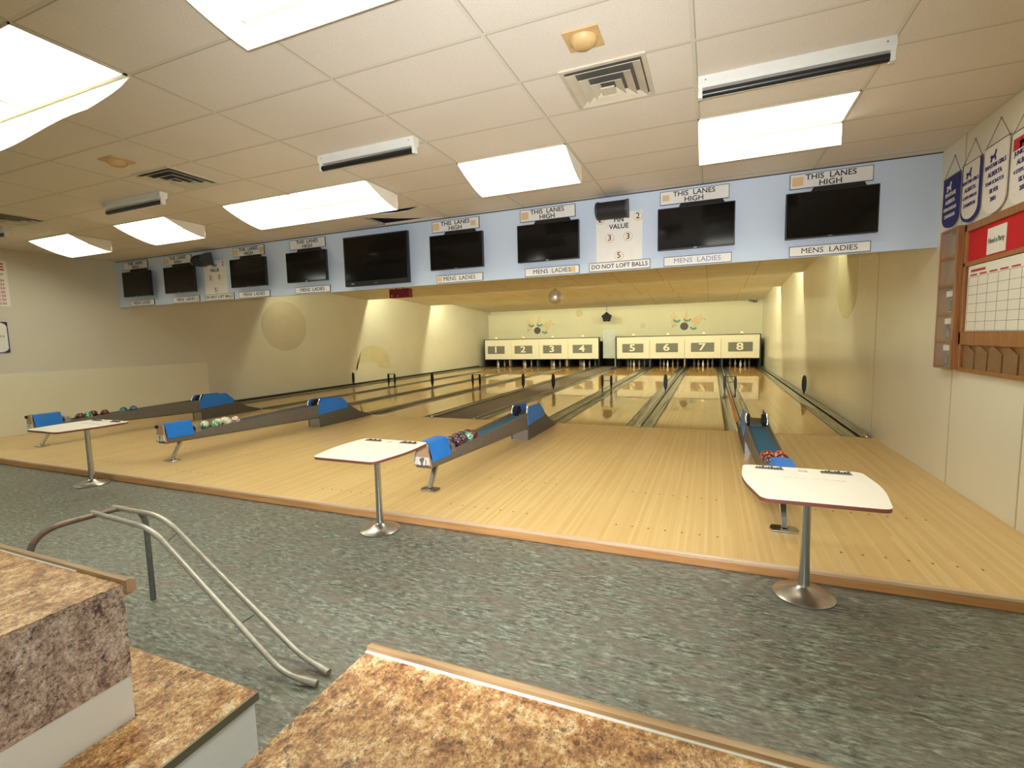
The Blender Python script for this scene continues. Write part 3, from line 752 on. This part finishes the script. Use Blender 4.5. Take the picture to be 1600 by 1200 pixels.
black_light(-0.11, 1.05, 3.93, 'white strip fixture with black tube, largest one, in front of lane 8')
black_light(-7.16, -6.04, 3.93, 'white strip fixture with black tube in front of lanes 3 and 4')
black_light(-10.82, -9.70, 3.98, 'white strip fixture with black tube at the far side, partly cut off')
def diffuser_vent(xc, yc, s, lab, dark=False):
    t = thing('air_vent', lab, 'air vent', (xc, yc, CZ), 0, 'square ceiling air vents'); h = s/2
    fr = bmesh.new()
    for (a, b, c, e) in ((-h, h, -h, -h+.03), (-h, h, h-.03, h), (-h, -h+.03, -h+.03, h-.03), (h-.03, h, -h+.03, h-.03)): box(fr, a, b, c, e, -.012, 0)
    obj('frame', fr, 'ventwhite', t); obj('throat', Box(-h+.03, h-.03, -h+.03, h-.03, -.003, 0), 'ventdark', t)
    for i, (a, b, z0, z1) in enumerate(((.255, .195, -.004, -.030), (.182, .122, -.012, -.040), (.11, .05, -.02, -.050))):
        bm = bmesh.new()
        A = [(a*q, a*r_, z0) for q, r_ in ((-1, -1), (1, -1), (1, 1), (-1, 1))]; B = [(b*q, b*r_, z1+.012) for q, r_ in ((-1, -1), (1, -1), (1, 1), (-1, 1))]
        A = [(a2[0], a2[1], z1) for a2 in A]; B = [(b2[0], b2[1], z1+.028) for b2 in B]
        vA = [bm.verts.new(p) for p in A]; vB = [bm.verts.new(p) for p in B]
        vA2 = [bm.verts.new((p[0], p[1], p[2]+.004)) for p in A]; vB2 = [bm.verts.new((p[0], p[1], p[2]+.004)) for p in B]
        for q in range(4):
            r_ = (q+1) % 4
            bm.faces.new((vA[q], vA[r_], vB[r_], vB[q])); bm.faces.new((vA2[q], vB2[q], vB2[r_], vA2[r_]))
            bm.faces.new((vA[q], vA2[q], vA2[r_], vA[r_])); bm.faces.new((vB[q], vB[r_], vB2[r_], vB2[q]))
        obj('louver_ring', bm, 'ventwhite', t)
    obj('center_plate', prism(bmesh.new(), [(-.05, -.05), (.05, -.05), (.05, .05), (-.05, .05)], 2, -.06, -.05), 'ventwhite', t)
    return t
diffuser_vent(-.71, 3.69, .585, 'cream square air vent in the ceiling in front of lane 7')
diffuser_vent(-5.42, 3.69, .585, 'square air vent in the ceiling in front of lane 4')
diffuser_vent(-9.05, 3.75, .585, 'square air vent in the ceiling in front of lane 2, cut off')
def dome(x, y, lab):
    t = thing('smoke_alarm', lab, 'alarm', (x, y, CZ), 0, 'yellowed ceiling domes')
    obj('plate', Box(-.11, .11, -.11, .11, -.01, 0), 'yellowed', t, bevel=.003)
    obj('cover', lathe(bmesh.new(), [(.085, -.01), (.08, -.03), (.055, -.05), (0, -.055)]), 'yellowed', t, smooth=True)
dome(-5.41, 3.10, 'yellowed plastic dome on a square plate near the ceiling vent'); dome(-.75, 3.10, 'yellowed plastic dome on the ceiling beside the largest vent')
# slipped ceiling tile
pts = [(hx0+.01, 5.85), (-4.6, 5.88), (-4.4, 5.95), (-4.2, 5.99), (-4.0, 5.98), (-3.85, 5.92), (-3.74, 5.86), (hx1-.01, 5.85), (hx1-.01, 6.50), (-3.8, 6.45), (-4.0, 6.39), (-4.2, 6.32), (-4.4, 6.22), (-4.6, 6.09), (hx0+.01, 5.97)]
tag(obj('loose_ceiling_tile', prism(bmesh.new(), pts, 2, CZ-.004, CZ+.014), 'ceil'), 'sagging ceiling tile with a dark gap above the large television', 'ceiling tile')

# ------------------------------------------------------------------ ball returns
def ball_return_mesh(label, x, tubecol):
    t = thing('ball_return', label, 'ball return', (x, 0, APP), 0, 'ball returns between the lanes')
    e = EYE-APP
    # trough (shell with floor and two sides), z relative to approach
    ya, yb = 4.55, 6.85
    prof_ = [(-.138, .380), (-.132, .388), (-.124, .380), (-.114, .352), (.114, .352), (.124, .380), (.132, .388), (.138, .380), (.138, .235), (.11, .21), (-.11, .21), (-.138, .235)]
    rear = [(-.138, .415), (-.132, .424), (-.124, .415), (-.114, .368), (.114, .368), (.124, .415), (.132, .424), (.138, .415), (.138, .19), (.11, .17), (-.11, .17), (-.138, .19)]
    bm = bmesh.new()
    A = [bm.verts.new((a*.76, 4.142, b-.02 if b > .3 else b+.055)) for a, b in prof_]; B = [bm.verts.new((a, yb, b)) for a, b in rear]
    bm.faces.new(A); bm.faces.new(B[::-1]); n = len(A)
    for i in range(n): bm.faces.new((A[i], B[i], B[(i+1) % n], A[(i+1) % n]))
    obj('track', bm, 'track', t)
    obj('lining', prism(bmesh.new(), [(4.42, .344), (4.42, .3465), (yb, .3705), (yb, .361)], 0, -.094, .094), 'bluelining', t)
    # front housing with blue arched cover
    end = [(-.10, .285), (-.04, .305), (.04, .305), (.10, .285), (.086, .36), (.067, .44), (.070, .50), (.055, .524), (-.055, .524), (-.070, .50), (-.067, .44), (-.086, .36)]
    obj('end_panel', prism(bmesh.new(), end, 1, 4.12, 4.14), 'tan', t)
    obj('end_badge', prism(bmesh.new(), [(-.088, .306), (.088, .306), (.078, .385), (-.078, .385)], 1, 4.112, 4.121), 'whitemetal', t)
    em = obj('emblem_ball', disc(bmesh.new(), 1, 4.109, .003, .01, .34, .042, .042, 16), 'castalu', t)
    for a, an in ((-.022, 18), (.022, -12)):
        pl = [(px*.85, pz*.85) for px, pz in pin_poly(a/.85, .302/.85, an, .16)]
        obj('emblem_pin', prism(bmesh.new(), pl, 1, 4.106, 4.109), 'white', em)
    cov = [(.142, .335), (.128, .39), (.104, .46), (.082, .524), (0, .532), (-.082, .524), (-.104, .46), (-.128, .39), (-.142, .335)]
    bm = bmesh.new()
    cov = [(a*.83, b) for a, b in cov]
    o1 = [bm.verts.new((a, 4.145, b)) for a, b in cov]; o2 = [bm.verts.new((a*1.06, 4.50, b)) for a, b in cov]
    i1 = [bm.verts.new((a*.93, 4.145, b-.006)) for a, b in cov]; i2 = [bm.verts.new((a*.96, 4.50, b-.006)) for a, b in cov]
    for i in range(len(cov)-1):
        bm.faces.new((o1[i], o1[i+1], o2[i+1], o2[i])); bm.faces.new((i1[i], i2[i], i2[i+1], i1[i+1]))
        bm.faces.new((o1[i], i1[i], i1[i+1], o1[i+1])); bm.faces.new((o2[i], o2[i+1], i2[i+1], i2[i]))
    for i in (0, -1): bm.faces.new((o1[i], o2[i], i2[i], i1[i]))
    obj('front_cover', bm, 'blue', t, smooth=True)
    obj('return_button', tube(bmesh.new(), [(-.048, 4.10, .495), (-.048, 4.125, .495)], .024, 14), tubecol, t, smooth=True)
    st = [(-.115, .352), (-.11, .42), (-.06, .445), (-.05, .38), (.05, .38), (.06, .445), (.11, .42), (.115, .352)]
    obj('ball_stop', prism(bmesh.new(), st, 1, 4.53, 4.61), 'castalu', t)
    # leg
    obj('leg', prism(bmesh.new(), [(-.022, 0), (.022, 0), (.03, .26), (-.03, .26)], 1, -.018, .018), 'steel', t, loc=(0, 4.24, .02), rot=(R(-31), 0, 0), bevel=.006)
    obj('foot_plate', prism(bmesh.new(), [(-.09, -.06), (.09, -.06), (.105, 0), (.085, .07), (-.085, .07), (-.105, 0)], 2, 0, .018), 'steel', t, loc=(0, 4.24, 0), bevel=.005)
    # rear hood
    side = [(6.84, 0), (8.30, 0), (8.30, .030), (7.95, .14), (7.66, .30), (7.56, .37), (6.95, .37), (6.84, .22)]
    for s in (-1, 1):
        a, b = (-.142, -.130) if s < 0 else (.130, .142)
        obj('hood_side', prism(bmesh.new(), side, 0, a, b), 'trackdark', t)
        bl = bmesh.new()
        q = [(6.80, .24), (7.58, .27), (7.60, .36), (7.44, .505), (6.92, .515), (6.84, .42)]
        vi = [bl.verts.new((s*(.145-(z-.24)*.10), y, z)) for y, z in q]; vo = [bl.verts.new((s*(.158-(z-.24)*.12), y, z)) for y, z in q]
        bl.faces.new(vi); bl.faces.new(vo[::-1])
        for i in range(6): bl.faces.new((vi[i], vo[i], vo[(i+1) % 6], vi[(i+1) % 6]))
        obj('blue_panel', bl, 'blue', t, bevel=.006)
        obj('bumper', tube(bmesh.new(), [(s*.122, 6.83, .40), (s*.126, 6.84, .46), (s*.118, 6.88, .52)], .014, 10), 'chrome', t, smooth=True)
        wh = bmesh.new(); disc(wh, 0, -.022, .044, 7.0, .42, .10, .085, 20)
        obj('feed_wheel', wh, 'blackmatte', t, loc=(s*.095, 0, 0))
    obj('hood_top', prism(bmesh.new(), [(6.98, .372), (7.5, .372), (7.95, .135), (8.30, .030), (8.30, .0), (7.3, .0), (7.2, .33), (6.98, .345)], 0, -.129, .129), 'trackdark', t)
    obj('hood_base', Box(-.136, .136, 6.85, 6.95, 0, .16), 'castalu', t)
    return t
obj_returns = []
M['btn_dark'] = simple('dark_maroon_button', lin(96, 10, 60), 0.3)
ret = [(-10.07, 'ball return between lanes 1 and 2 with green and blue balls', 'blackmatte'), (-6.84, 'ball return between lanes 3 and 4 with green and white balls', 'blackmatte'),
       (-2.71, 'ball return between lanes 5 and 6 with dark marbled balls', 'btn_dark'), (.56, 'ball return between lanes 7 and 8 behind the big white table', 'btn_dark')]
for x, lab, bt in ret:
    ball_return_mesh('grey and blue '+lab, x, bt)
M['ball_green'] = swirl_mat('green_swirl', lin(20, 90, 70), lin(60, 160, 120), lin(200, 215, 180))
M['ball_teal'] = swirl_mat('teal_swirl', lin(16, 52, 60), lin(40, 96, 108), lin(90, 140, 150))
M['ball_red'] = swirl_mat('red_black_swirl', lin(30, 16, 16), lin(120, 34, 30), lin(60, 20, 22))
M['ball_cream'] = swirl_mat('cream_swirl', lin(190, 196, 150), lin(226, 222, 190), lin(90, 150, 110))
M['ball_pink'] = swirl_mat('white_brown_swirl', lin(104, 48, 40), lin(220, 196, 188), lin(238, 226, 220))
M['ball_plum'] = swirl_mat('plum_swirl', lin(34, 16, 26), lin(88, 40, 52), lin(56, 46, 52))
M['ball_grey'] = swirl_mat('grey_marble', lin(24, 24, 28), lin(70, 66, 70), lin(110, 80, 76))
M['ball_orange'] = swirl_mat('orange_band', lin(56, 18, 16), lin(200, 70, 40), lin(226, 150, 100))
M['ball_black'] = swirl_mat('black_smoke', lin(12, 14, 16), lin(34, 44, 46), lin(60, 70, 72))
cn = {'ball_green': 'green', 'ball_teal': 'dark teal', 'ball_red': 'black and red', 'ball_cream': 'cream and green', 'ball_pink': 'white and brown', 'ball_plum': 'plum', 'ball_grey': 'grey marbled', 'ball_orange': 'orange banded', 'ball_black': 'smoky black'}
bdata = {
 (-10.07, 'lanes 1 and 2'): [('ball_green', -.05, 4.80), ('ball_green', .055, 4.89), ('ball_red', -.05, 5.02), ('ball_red', .05, 5.14), ('ball_teal', .05, 5.44), ('ball_teal', .03, 5.62), ('ball_red', .055, 4.77)],
 (-6.84, 'lanes 3 and 4'): [('ball_cream', -.055, 4.78), ('ball_green', .055, 4.86), ('ball_cream', -.03, 4.97), ('ball_cream', .055, 5.06), ('ball_pink', -.055, 5.10), ('ball_pink', .055, 5.20)],
 (-2.71, 'lanes 5 and 6'): [('ball_grey', -.055, 4.77), ('ball_plum', .055, 4.78), ('ball_grey', .055, 4.905), ('ball_plum', -.055, 4.93), ('ball_black', -.055, 5.06), ('ball_green', .055, 5.03), ('ball_plum', -.04, 5.19), ('ball_red', .055, 5.16)],
 (.56, 'lanes 7 and 8'): [('ball_grey', -.055, 4.74), ('ball_teal', .055, 4.76), ('ball_orange', -.055, 5.00), ('ball_orange', .057, 5.02), ('ball_red', -.052, 4.87), ('ball_red', .058, 4.89)]}
ball0 = None
for (x, wh), L in bdata.items():
    cnt = {}
    for (mt, dx, y) in L:
        if ball0 is None:
            bm = bmesh.new(); bmesh.ops.create_uvsphere(bm, u_segments=24, v_segments=16, radius=.0605)
            ball0 = b = obj('bowling_ball', bm, mt, smooth=True)
        else:
            b = ball0.copy(); b.data = ball0.data.copy(); b.data.materials[0] = M[mt]; col.objects.link(b)
        b.location = (x+dx, y, APP+.3475+.0605+(y-4.6)*.007); b.rotation_euler = (random.random()*6, random.random()*6, 0)
        same = sorted(q[2] for q in L if q[0] == mt)
        where = '' if len(same) == 1 else (', nearer the cover' if y == same[0] else ', nearer the pins' if y == same[-1] else ', middle one')
        tag(b, '%s ball, return between %s%s' % (cn[mt], wh, where), 'bowling ball', 'small bowling balls in the returns')

# ------------------------------------------------------------------ scoring tables
def table(x, y, lab, rz=0.0):
    t = thing('scoring_table', lab, 'table', (x, y, 0), rz, 'white scoring tables'); H = .745
    pts = []
    P = [(-.29, -.44), (.31, -.44), (.375, -.06), (.345, .285), (-.345, .285), (-.375, -.06)]
    raw = [Vector((a, b, 0)) for a, b in P]
    ring = []
    n = len(raw)
    rr = [.05, .05, .30, .05, .05, .30]
    for i in range(n):
        a = (raw[i-1]-raw[i]); b = (raw[(i+1) % n]-raw[i]); d = min(rr[i], a.length*.45, b.length*.45)
        s = raw[i]+a.normalized()*d; e = raw[i]+b.normalized()*d
        for k_ in range(7):
            u = k_/6; q = s*(1-u)**2 + raw[i]*2*u*(1-u) + e*u*u; ring.append((q.x, q.y))
    obj('table_top', prism(bmesh.new(), ring, 2, H-.003, H), 'tablewhite', t)
    obj('top_edge', prism(bmesh.new(), [(a*.999, b*.999) for a, b in ring], 2, H-.024, H-.003), 'tableedge', t)
    obj('post', lathe(bmesh.new(), [(0, .03), (.032, .03), (.031, .1), (.027, .3), (.026, H-.03), (.0, H-.03)], seg=20), 'steel', t, smooth=True)
    obj('top_plate', Box(-.09, .09, -.09, .09, H-.034, H-.024), 'steel', t)
    obj('base', lathe(bmesh.new(), [(0, .002), (.172, .002), (.175, .010), (.16, .020), (.10, .036), (.05, .055), (.036, .068), (0, .07)], seg=32), 'steelbase', t, smooth=True)
    for a in (-.19, .19):
        tr = obj('pencil_tray', Box(a-.085, a+.085, .185, .225, H, H+.004), 'slotgrey', t)
        bm = bmesh.new()
        for k_ in range(9): box(bm, a-.078+k_*.0175, a-.066+k_*.0175, .195, .222, H+.004, H+.008+.007*((k_*7) % 3)/2)
        obj('lane_buttons', bm, 'slot', tr)
    obj('card_holder', Box(-.025, .03, .165, .22, H, H+.004), 'faint', t)
    lettering('(PLEASE DO NOT SIT ON TABLE)', .026, 'faint', t, (0.02, .03, H+.0003), '+Z', name='faint_print')
    return t
table(.565, 3.375, 'white scoring table on a steel post in front of lanes 7 and 8')
table(-2.68, 3.365, 'white scoring table on a steel post in front of lanes 5 and 6')
table(-6.98, 3.375, 'white scoring table on a steel post in front of lanes 3 and 4')

# ------------------------------------------------------------------ seating-side counters, bench, tube rail
def counter(x0, x1, y0, y1, lab, wood_end):
    t = thing('counter', lab, 'counter', (0, 0, 0)); H = EYE-.76
    obj('counter_top', Box(x0, x1, y0, y1, H-.003, H), 'granite', t)
    obj('apron', Box(x0, x1-.0, y0, y1-.0, EYE-1.071, H-.003), 'granite_side', t)
    obj('lower_panel', Box(x0+.003, x1-.003, y0, y1-.003, 0, EYE-1.071), 'whiteside', t)
    pr_ = []
    for q in range(-90, 91, 18): pr_.append((y1+.014+.018*math.cos(R(q)), H-.012+.024*math.sin(R(q))))
    pr_ = [(y1, H-.036)] + pr_ + [(y1, H+.012)]
    obj('wood_edge', prism(bmesh.new(), pr_, 0, x0, x1+wood_end), 'woodcap', t, smooth=True)
    obj('edge_end_grain', Box(x1+wood_end, x1+wood_end+.003, y1+.002, y1+.030, H-.030, H+.008), 'tan', t) if wood_end else None
    obj('caulk_line', Box(x0, x1-.25, y1-.006, y1, H, H+.003), 'white', t)
    return t
counter(-4.6, -1.742, .2, .893, 'stone-patterned counter with oak edge beside the bench and tube rail', .012)
counter(-.772, 2.1, .2, .893, 'stone-patterned counter with oak edge standing alone across the gap from the bench', 0.0)
t = thing('bench', 'low stone-patterned bench with white side beside the tube rail', 'bench', (0, 0, 0)); H = EYE-1.215
obj('bench_seat', prism(bmesh.new(), [(-4.2, .896), (-1.739, .896), (-1.739, .25), (-1.457, .25), (-1.457, 1.115), (-4.2, 1.115)], 2, H-.02, H), 'granite', t)
obj('bench_side', prism(bmesh.new(), [(-4.19, .897), (-1.738, .897), (-1.738, .26), (-1.465, .26), (-1.465, 1.108), (-4.19, 1.108)], 2, 0, H-.02), 'whiteside', t)
obj('metal_edge', Box(-1.457, -1.449, .25, 1.115, H-.028, H+.001), 'steptrim', t)
# tube rail
t = thing('tube_rail', 'bent steel tube rail standing on the grey floor behind the bench', 'rail', (0, 0, 0)); r_ = .0165
pA, pB = (-3.385, 1.90), (-3.50, 1.36)
top = EYE-1.0
hoop = arc([(pA[0], pA[1], .0), (pA[0], pA[1], top), (pB[0]+.0, pB[1], top-.02), (pB[0], pB[1], .0)], .17, 8)
obj('floor_hoop', tube(bmesh.new(), hoop[:5] if False else hoop, r_, 12), 'darktube', t, smooth=True)
obj('worn_top', tube(bmesh.new(), [p for p in hoop if p[2] > top-.11], r_*1.06, 12), 'copper', t, smooth=True)
for (a, kn, e1, e2) in (((-3.46, 1.765, top), (-2.98, 1.765, top-.0), (-1.95, 1.76, .04), (-1.745, 1.735, .018)), ((-3.478, 1.66, top), (-2.83, 1.615, top-.0), (-1.93, 1.63, .035), (-1.74, 1.652, .018))):
    o_ = obj('slanting_bar', tube(bmesh.new(), arc([a, kn, e1, e2], .13, 7), .0145, 12), 'galv', t, smooth=True)
    o2 = obj('worn_foot', tube(bmesh.new(), [tuple(Vector(e1)*.45+Vector(e2)*.55), e2], .0175, 12), 'galv', t, smooth=True)
obj('cross_strut', tube(bmesh.new(), [(-2.28, 1.765, .195), (-2.26, 1.635, .205)], .004, 6), 'darktube', t)
obj('cross_strut', tube(bmesh.new(), [(-2.86, 1.765, top-.085), (-2.75, 1.63, top-.075)], .005, 6), 'darktube', t)

# ------------------------------------------------------------------ things on the wall beside lane 8
def banner(yc, w_, zt, zb, tip, cloth, ink, lines, lab, border=None, peak=.2):
    t = thing('banner', lab, 'banner', (XR, yc, EYE), 0, 'pennants on the wall'); h = w_/2
    pts = [(-h, zt), (h, zt), (h, zb), (h*.75, zb-.02), (0, tip), (-h*.75, zb-.02), (-h, zb)]
    pts = [(h, zt), (h, zb)] + [(h*math.cos(R(q)), zb+(zb-tip)*(-math.sin(R(q)))) for q in range(10, 180, 10)] + [(-h, zb), (-h, zt)]
    if border:
        obj('border', prism(bmesh.new(), [(a*1.0, b) for a, b in pts], 0, -.022, -.014), border, t)
        pts2 = [(a*.88, b+.028 if b < zb+.001 else b) for a, b in pts]
        obj('cloth', prism(bmesh.new(), pts2, 0, -.024, -.0215), cloth, t)
    else: obj('cloth', prism(bmesh.new(), pts, 0, -.024, -.014), cloth, t)
    obj('rod', tube(bmesh.new(), [(-.019, -h-.01, zt+.004), (-.019, h+.01, zt+.004)], .007, 8), 'steptrim', t)
    obj('cord', tube(bmesh.new(), [(-.019, -h, zt+.01), (-.006, 0, zt+peak), (-.019, h, zt+.01)], .0028, 6), 'copper', t)
    obj('nail', Box(-.012, 0, -.006, .006, zt+peak-.006, zt+peak+.006), 'steel', t)
    n = len(lines); z = zt-.17
    for s, sz in lines:
        lettering(s, sz, ink, t, (-.0255, 0, z), '-X', bold=.02, sx=.95); z -= .07
    # small figure emblem: a four-legged animal silhouette
    hs = [(-.045, 0), (-.035, .03), (-.05, .045), (-.03, .055), (.0, .045), (.02, .06), (.03, .085), (.05, .08), (.045, .06), (.035, .04), (.045, .015), (.04, 0), (.03, .0), (.02, .025), (-.01, .022), (-.02, 0)]
    obj('emblem', prism(bmesh.new(), [(-(a*1.05)+.04, b*1.05+zt-.135) for a, b in hs], 0, -.0262, -.024), ink, t)
    return t
banner(6.27, .34, 1.485, 1.10, .99, 'navy', 'bannerwhite', [('BANTAMS', .052), ('ALBERTA', .052), ('OPEN SINGLES', .044), ('CHAMPION', .046)], 'navy pennant with white print, next to the soffit', None)
banner(5.87, .34, 1.50, 1.07, .965, 'bannerwhite', 'navy', [('BANTAM GIRLS', .045), ('ALBERTA', .052), ('4 STEPS SINGLES', .038), ('CHAMPION', .046)], 'white pennant edged in purple on a peaked cord', 'navy')
banner(5.45, .36, 1.52, 1.08, .95, 'bannerwhite', 'navy', [('BANTAM GIRLS', .05), ('ALBERTA', .056), ('TEAM SCRATCH', .042), ('SILVER', .05), ('2001', .05)], 'white pennant with 2001 and no border above the red board', None)
b4 = banner(5.02, .38, 1.50, 1.05, .93, 'bannerwhite', 'navy', [('JUNIOR GIRLS', .05), ('ALBERTA', .056), ('4 STEPS SINGLES', .042), ('SILVER', .05), ('2001', .05)], 'white pennant with a red patch at the photo edge', None)
obj('red_patch', Box(-.0262, -.024, -.15, .17, 1.36, 1.45), 'redprint', b4)
bd = thing('notice_board', 'oak-framed notice board with red felt above a calendar', 'notice board', (XR, 0, EYE))
ya, yb = 3.9, 5.86
obj('backing', Box(-.02, 0, ya, yb, -.40, .93), 'oakframe', bd)
for (a, b, c, d) in ((ya, yb, .865, .93), (ya, yb, .548, .588), (ya, yb, -.17, -.05), (ya, yb, -.42, -.385), (yb-.04, yb, -.4, .93)):
    obj('frame_rail', Box(-.045, -.02, a, b, c, d), 'oakframe', bd, bevel=.004)
obj('red_felt', Box(-.024, -.02, ya, yb-.04, .588, .865), 'redcloth', bd)
for k_ in range(8):
    y = yb-.10-k_*.225
    pk = obj('leaflet_pocket', Box(-.04, -.02, y-.20, y, -.385, -.24), 'pocket', bd)
    obj('pocket_lip', prism(bmesh.new(), [(y-.20, -.24), (y, -.24), (y, -.19), (y-.07, -.175), (y-.20, -.235)], 0, -.036, -.03), 'pocket', pk)
pa = thing('paper_notice', 'white paper with sketched writing pinned to the red felt', 'paper', (XR, 0, EYE))
obj('sheet', Box(-.030, -.026, 5.195, 5.485, .605, .825), 'paper', pa)
lettering('Need a Party', .062, 'plategrey', pa, (-.0312, 5.34, .715), '-X', bold=.02, sx=.75)
ca = thing('wall_calendar', 'large white calendar with a red heading under the red felt', 'calendar', (XR, 0, EYE))
obj('sheet', Box(-.034, -.026, 4.1, yb-.09, -.045, .543), 'paper', ca)
obj('heading', Box(-.0355, -.034, 5.47, 5.72, .485, .507), 'calhead', ca)
bm = bmesh.new()
for k_ in range(9): box(bm, -.0352, -.034, 5.73-k_*.165-.12, 5.73-k_*.165, .452, .466)
obj('weekday_bars', bm, 'calhead', ca)
bm = bmesh.new()
for k_ in range(7): box(bm, -.0352, -.034, 4.12, 5.75, .44-k_*.08, .443-k_*.08)
for k_ in range(10): box(bm, -.0352, -.034, 5.75-k_*.165, 5.753-k_*.165, -.04, .44)
obj('ruled_lines', bm, 'gridline', ca)
cb = thing('display_case', 'narrow oak wall case with five glass compartments', 'display case', (XR, 0, EYE))
ya2, yb2 = 5.872, 6.25
for (a, b) in ((ya2, ya2+.035), (yb2-.03, yb2)): obj('side', Box(-.09, 0, a, b, -.41, .94), 'oakframe', cb, bevel=.003)
for z in (.92, .655, .38, .115, -.15, -.41): obj('shelf', Box(-.088, 0, ya2+.035, yb2-.03, z, z+.022), 'oakframe', cb)
obj('case_back', Box(-.006, 0, ya2+.035, yb2-.03, -.39, .92), 'cabback', cb)
obj('glass_front', Box(-.083, -.080, ya2+.036, yb2-.031, -.388, .918), 'glass', cb)
for z, lab in ((.137, 'middle'), (-.128, 'second lowest'), (-.388, 'lowest')):
    t = thing('trophy', 'small trophy on the %s shelf of the oak wall case' % lab, 'trophy', (XR-.045, 6.05, EYE+z), 0, 'trophies in the wall case')
    obj('base', lathe(bmesh.new(), [(0, 0), (.03, 0), (.03, .02), (.012, .03), (0, .03)], seg=12), 'trinket', t)
    obj('stem', lathe(bmesh.new(), [(0, .03), (.01, .03), (.008, .10), (0, .10)], seg=10), 'trinket', t)
    obj('plate', Box(-.02, .02, -.06, .06, .155, .21), 'white', t); obj('figure', lathe(bmesh.new(), [(0, .10), (.022, .115), (.02, .14), (.008, .156), (0, .156)], seg=12), 'trinket', t)

# ------------------------------------------------------------------ far side wall: price list and framed notice
pl = thing('price_list', 'white price list with red figures on the far side wall', 'sign', (XL, 0, EYE))
obj('sheet', Box(0, .012, 3.6, 4.79, .78, 1.60), 'white', pl)
lettering('PRICE', .17, 'redprint', pl, (.0135, 4.745, 1.48), '+X', bold=.03, align='RIGHT')
for k_, s in enumerate(('5.00', '4.25', '3.50', '3.00', '15.50', '5.50', '10.50')):
    lettering(s, .06, 'redprint', pl, (.0135, 4.735, 1.24-k_*.068), '+X', bold=.01, align='RIGHT')
lettering('per game', .07, 'blackprint', pl, (.0135, 4.73, 1.36), '+X', align='RIGHT')
fn = thing('framed_notice', 'white notice with black corners in a dark frame on the far wall', 'framed notice', (XL, 0, EYE))
ya3, yb3 = 4.0, 4.70
obj('sheet', Box(.004, .012, ya3, yb3, -.055, .50), 'white', fn)
bm = bmesh.new()
for (a, b, c, d) in ((ya3, yb3, .49, .50), (ya3, yb3, -.055, -.045), (ya3, ya3+.01, -.055, .5), (yb3-.01, yb3, -.055, .5)): box(bm, 0, .02, a, b, c, d)
obj('frame', bm, 'navy', fn)
for (a, b, s1, s2) in ((yb3, .5, -1, -1), (yb3, -.055, -1, 1), (ya3, .5, 1, -1), (ya3, -.055, 1, 1)):
    obj('corner', prism(bmesh.new(), [(a, b), (a+s1*.11, b), (a+s1*.04, b+s2*.035), (a, b+s2*.09)], 0, .012, .022), 'navy', fn)
lettering('LEAGUE', .05, 'blackprint', fn, (.0135, 4.60, .43), '+X', align='RIGHT'); lettering('NOTICE', .05, 'blackprint', fn, (.0135, 4.65, .24), '+X', align='RIGHT')
